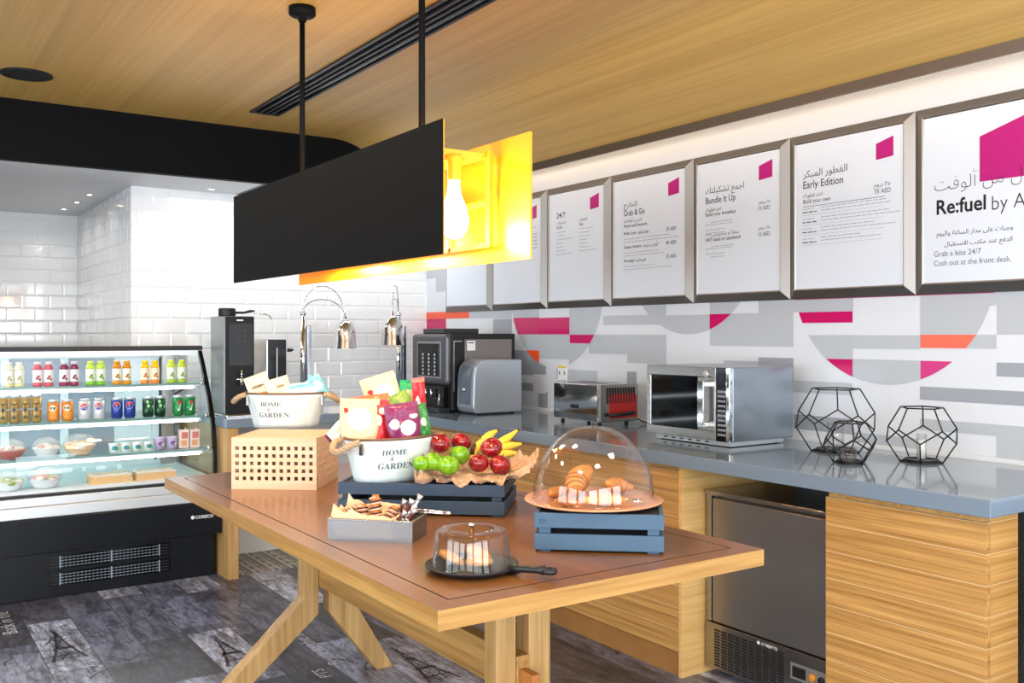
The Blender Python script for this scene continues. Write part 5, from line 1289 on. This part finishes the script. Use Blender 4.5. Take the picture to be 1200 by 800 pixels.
for nm, cols, dec, us, lab in (('orange', [(232, 140, 50), .3], orange, (62.5, 79), 'orange can'), ('silver', [(212, 216, 224), 0.], globe, (99, 116), 'silver can with round red and blue emblem'), ('blue', [(14, 54, 150), 0.], globe, (137, 152), 'blue can with round red and blue emblem'),
                               ('dark_green', [(20, 56, 36), .4], darkgreen, (173.5, 187.5), 'dark green patterned can'), ('green', [(14, 138, 70), 0.], seven, (208.5, 222.5), 'green can marked with a white 7')):
    pair(can(cols, nm, deco=dec), us, z2, y2, ['left of the two: '+lab, 'right of the two: '+lab], 'can', GC)
# salads wrapped in film
FILM = bpy.data.materials.new('cling_film'); FILM.use_nodes = True
FILM.node_tree.nodes['Principled BSDF'].inputs['Alpha'].default_value = .22; FILM.node_tree.nodes['Principled BSDF'].inputs['Base Color'].default_value = (.9, .9, .9, 1); FILM.node_tree.nodes['Principled BSDF'].inputs['Roughness'].default_value = .15
def salad(label, u, z, y, r, fill, pan, film=True, hh=.062, sx=1.):
    o = thing('salad_bowl', label, 'food', on_shelf(u, z, y), 0, 'wrapped salads in the display fridge')
    MB().surf([(0, .002), (r*.62, .001), (r*.78, .018), (r*.95, .045), (r, .05), (r*.97, .05), (r*.92, .043), (0, .02)], 28, 0, (0, 0, 0), sx).build('bowl', pan, o)
    mb = MB(); rr = random.Random(u)
    for k in range(22):
        a = rr.uniform(0, 2*PI); q = r*.78*math.sqrt(rr.random()); s = rr.uniform(.011, .022)
        mb.ball((q*math.cos(a)*sx, q*math.sin(a), hh*.72+.016*(1-q/r)+rr.uniform(0, .01)-s*.4), s, 8, rr.randrange(len(fill)), 1.2, 1, .7)
    mb.build('filling', fill, o)
    mb = MB(); n = 28; mb.surf([(r*1.02, .046), (r*.98, .062), (r*.8, hh+.026), (r*.45, hh+.040), (r*.15, hh+.044), (0, hh+.044)], n, 0, (0, 0, 0), sx)
    mb.V = [(x*(1+.05*noise.noise(Vector((x*40, y_*40, z_*40)))), y_, z_+.006*noise.noise(Vector((x*50, y_*50, 3)))) for x, y_, z_ in mb.V]
    mb.build('cling_film', FILM, o)
cab, ton, let, bre, yol = mat('pale_salad', (236, 226, 214), .5), mat('pink_salad', (206, 140, 132), .5), mat('lettuce', (150, 176, 86), .5), mat('bread_crumb', (226, 184, 130), .6), mat('beige_salad', (236, 206, 168), .5)
clr = mat('clear_tub', (226, 232, 236), .2)
z3, zd = SH[2][0], .575
salad('wrapped salad at the left edge on the third fridge shelf', 12, z3, 5.66, .074, [cab, ton], mat('red_tub', (176, 92, 88), .35))
salad('wrapped salad in the middle of the third fridge shelf', 54, z3, 5.66, .072, [cab, ton, cab], clr)
salad('wrapped pasta salad beside the yoghurts on the third fridge shelf', 93, z3, 5.66, .084, [yol, cab, bre], mat('beige_tub', (226, 190, 156), .4), hh=.07)
salad('wrapped green salad at the left edge on the fridge deck', 10, zd, 5.60, .078, [let, cab, let], clr)
salad('wrapped mixed salad on the fridge deck', 52.5, zd, 5.60, .086, [cab, ton, let], clr, hh=.07)
KB = mat('kraft_card', (214, 176, 124), .7)
def sandwich(label, u):
    o = thing('sandwich_box', label, 'sandwich', on_shelf(u, zd, 5.60), rad(2), 'sandwich boxes on the fridge deck')
    MB().box(-.11, .11, -.05, .05, 0, .004).box(-.11, .11, -.05, -.046, .004, .028).box(-.11, .11, .046, .05, .004, .05).box(-.11, -.106, -.046, .046, .004, .028).box(.106, .11, -.046, .046, .004, .028).build('box', KB, o)
    MB().box(-.104, .104, -.044, .044, .004, .040).build('bread', bre, o, bevel=.006)
    MB().box(-.104, .104, -.044, .044, .0405, .045).build('filling', cab, o)
    MB().add([(-.11, -.05, .0285), (.11, -.05, .0285), (.11, .05, .0505), (-.11, .05, .0505)], [(0, 1, 2, 3)]).build('clear_lid', FILM, o)
sandwich('brown card sandwich box, left one on the fridge deck', 129); sandwich('brown card sandwich box, right one by the table corner', 181)
# yoghurts
def cup(cols, nm, H=.05, r=.036):
    o = bpy.data.objects.new('yoghurt_pot', None); COL.objects.link(o)
    MB().lathe([(0, 0), (r*.8, 0), (r*.97, H-.004), (r*.97, H-.003)], 24).build('pot', mat('pot_'+nm, cols[0], .4), o)
    MB().lathe([(r*1.05, H-.0029), (r*1.05, H), (0, H+.0005)], 24).build('foil_lid', mat('lid_'+nm, cols[1], .3), o)
    disc_on(o, r*.93, H*.5, .016, .012, mat('potprint_'+nm, cols[2], .4), -PI/2, 'label_print'); disc_on(o, r*.93, H*.42, .008, .008, mat('potprint2_'+nm, cols[3], .4), -PI/2+.5, 'fruit_print')
    return o
p = cup([(236, 240, 238), (230, 238, 236), (40, 130, 150), (96, 190, 60)], 'white', .05, .0295)
for k, u in enumerate((133.5, 147, 160.5, 173.5)):
    o = p if k == 0 else dup(p); o.location = on_shelf(u, z3, 5.64); tag(o, ('white yoghurt pot, leftmost in the row beside the pasta salad', 'white yoghurt pot, second from left in the row of four', 'white yoghurt pot, third from left in the row of four', 'white yoghurt pot next to the purple pots')[k], 'yoghurt', 'yoghurt pots on the third fridge shelf')
p = cup([(196, 176, 214), (214, 200, 226), (106, 66, 146), (240, 236, 244)], 'purple', .068, .0315)
pair(p, (187, 201.5), z3, 5.645, ['purple yoghurt pot next to the white pots', 'purple yoghurt pot next to the juice cartons'], 'yoghurt', 'yoghurt pots on the third fridge shelf')
def carton():
    o = bpy.data.objects.new('juice_carton', None); COL.objects.link(o)
    MB().box(-.026, .026, -.02, .02, 0, .105).build('box', mat('carton', (236, 214, 206), .4, noise_amt=.1, nscale=60), o, bevel=.002)
    MB().box(-.020, .014, -.0212, -.0202, .012, .045).build('fruit_print', mat('carton_print', (222, 160, 120), .4), o)
    MB().box(-.016, .020, -.0212, -.0202, .055, .092).build('label_print', mat('carton_label', (206, 120, 112), .4), o)
    MB().tube([(.01, .0, .1052), (.01, .0, .115)], .003, 6).build('straw', WHITE, o)
    return o
pair(carton(), (215, 227.5), z3, 5.64, ['juice carton next to the purple yoghurt pots', 'juice carton at the right end of the third fridge shelf'], 'carton', 'juice cartons in the display fridge')
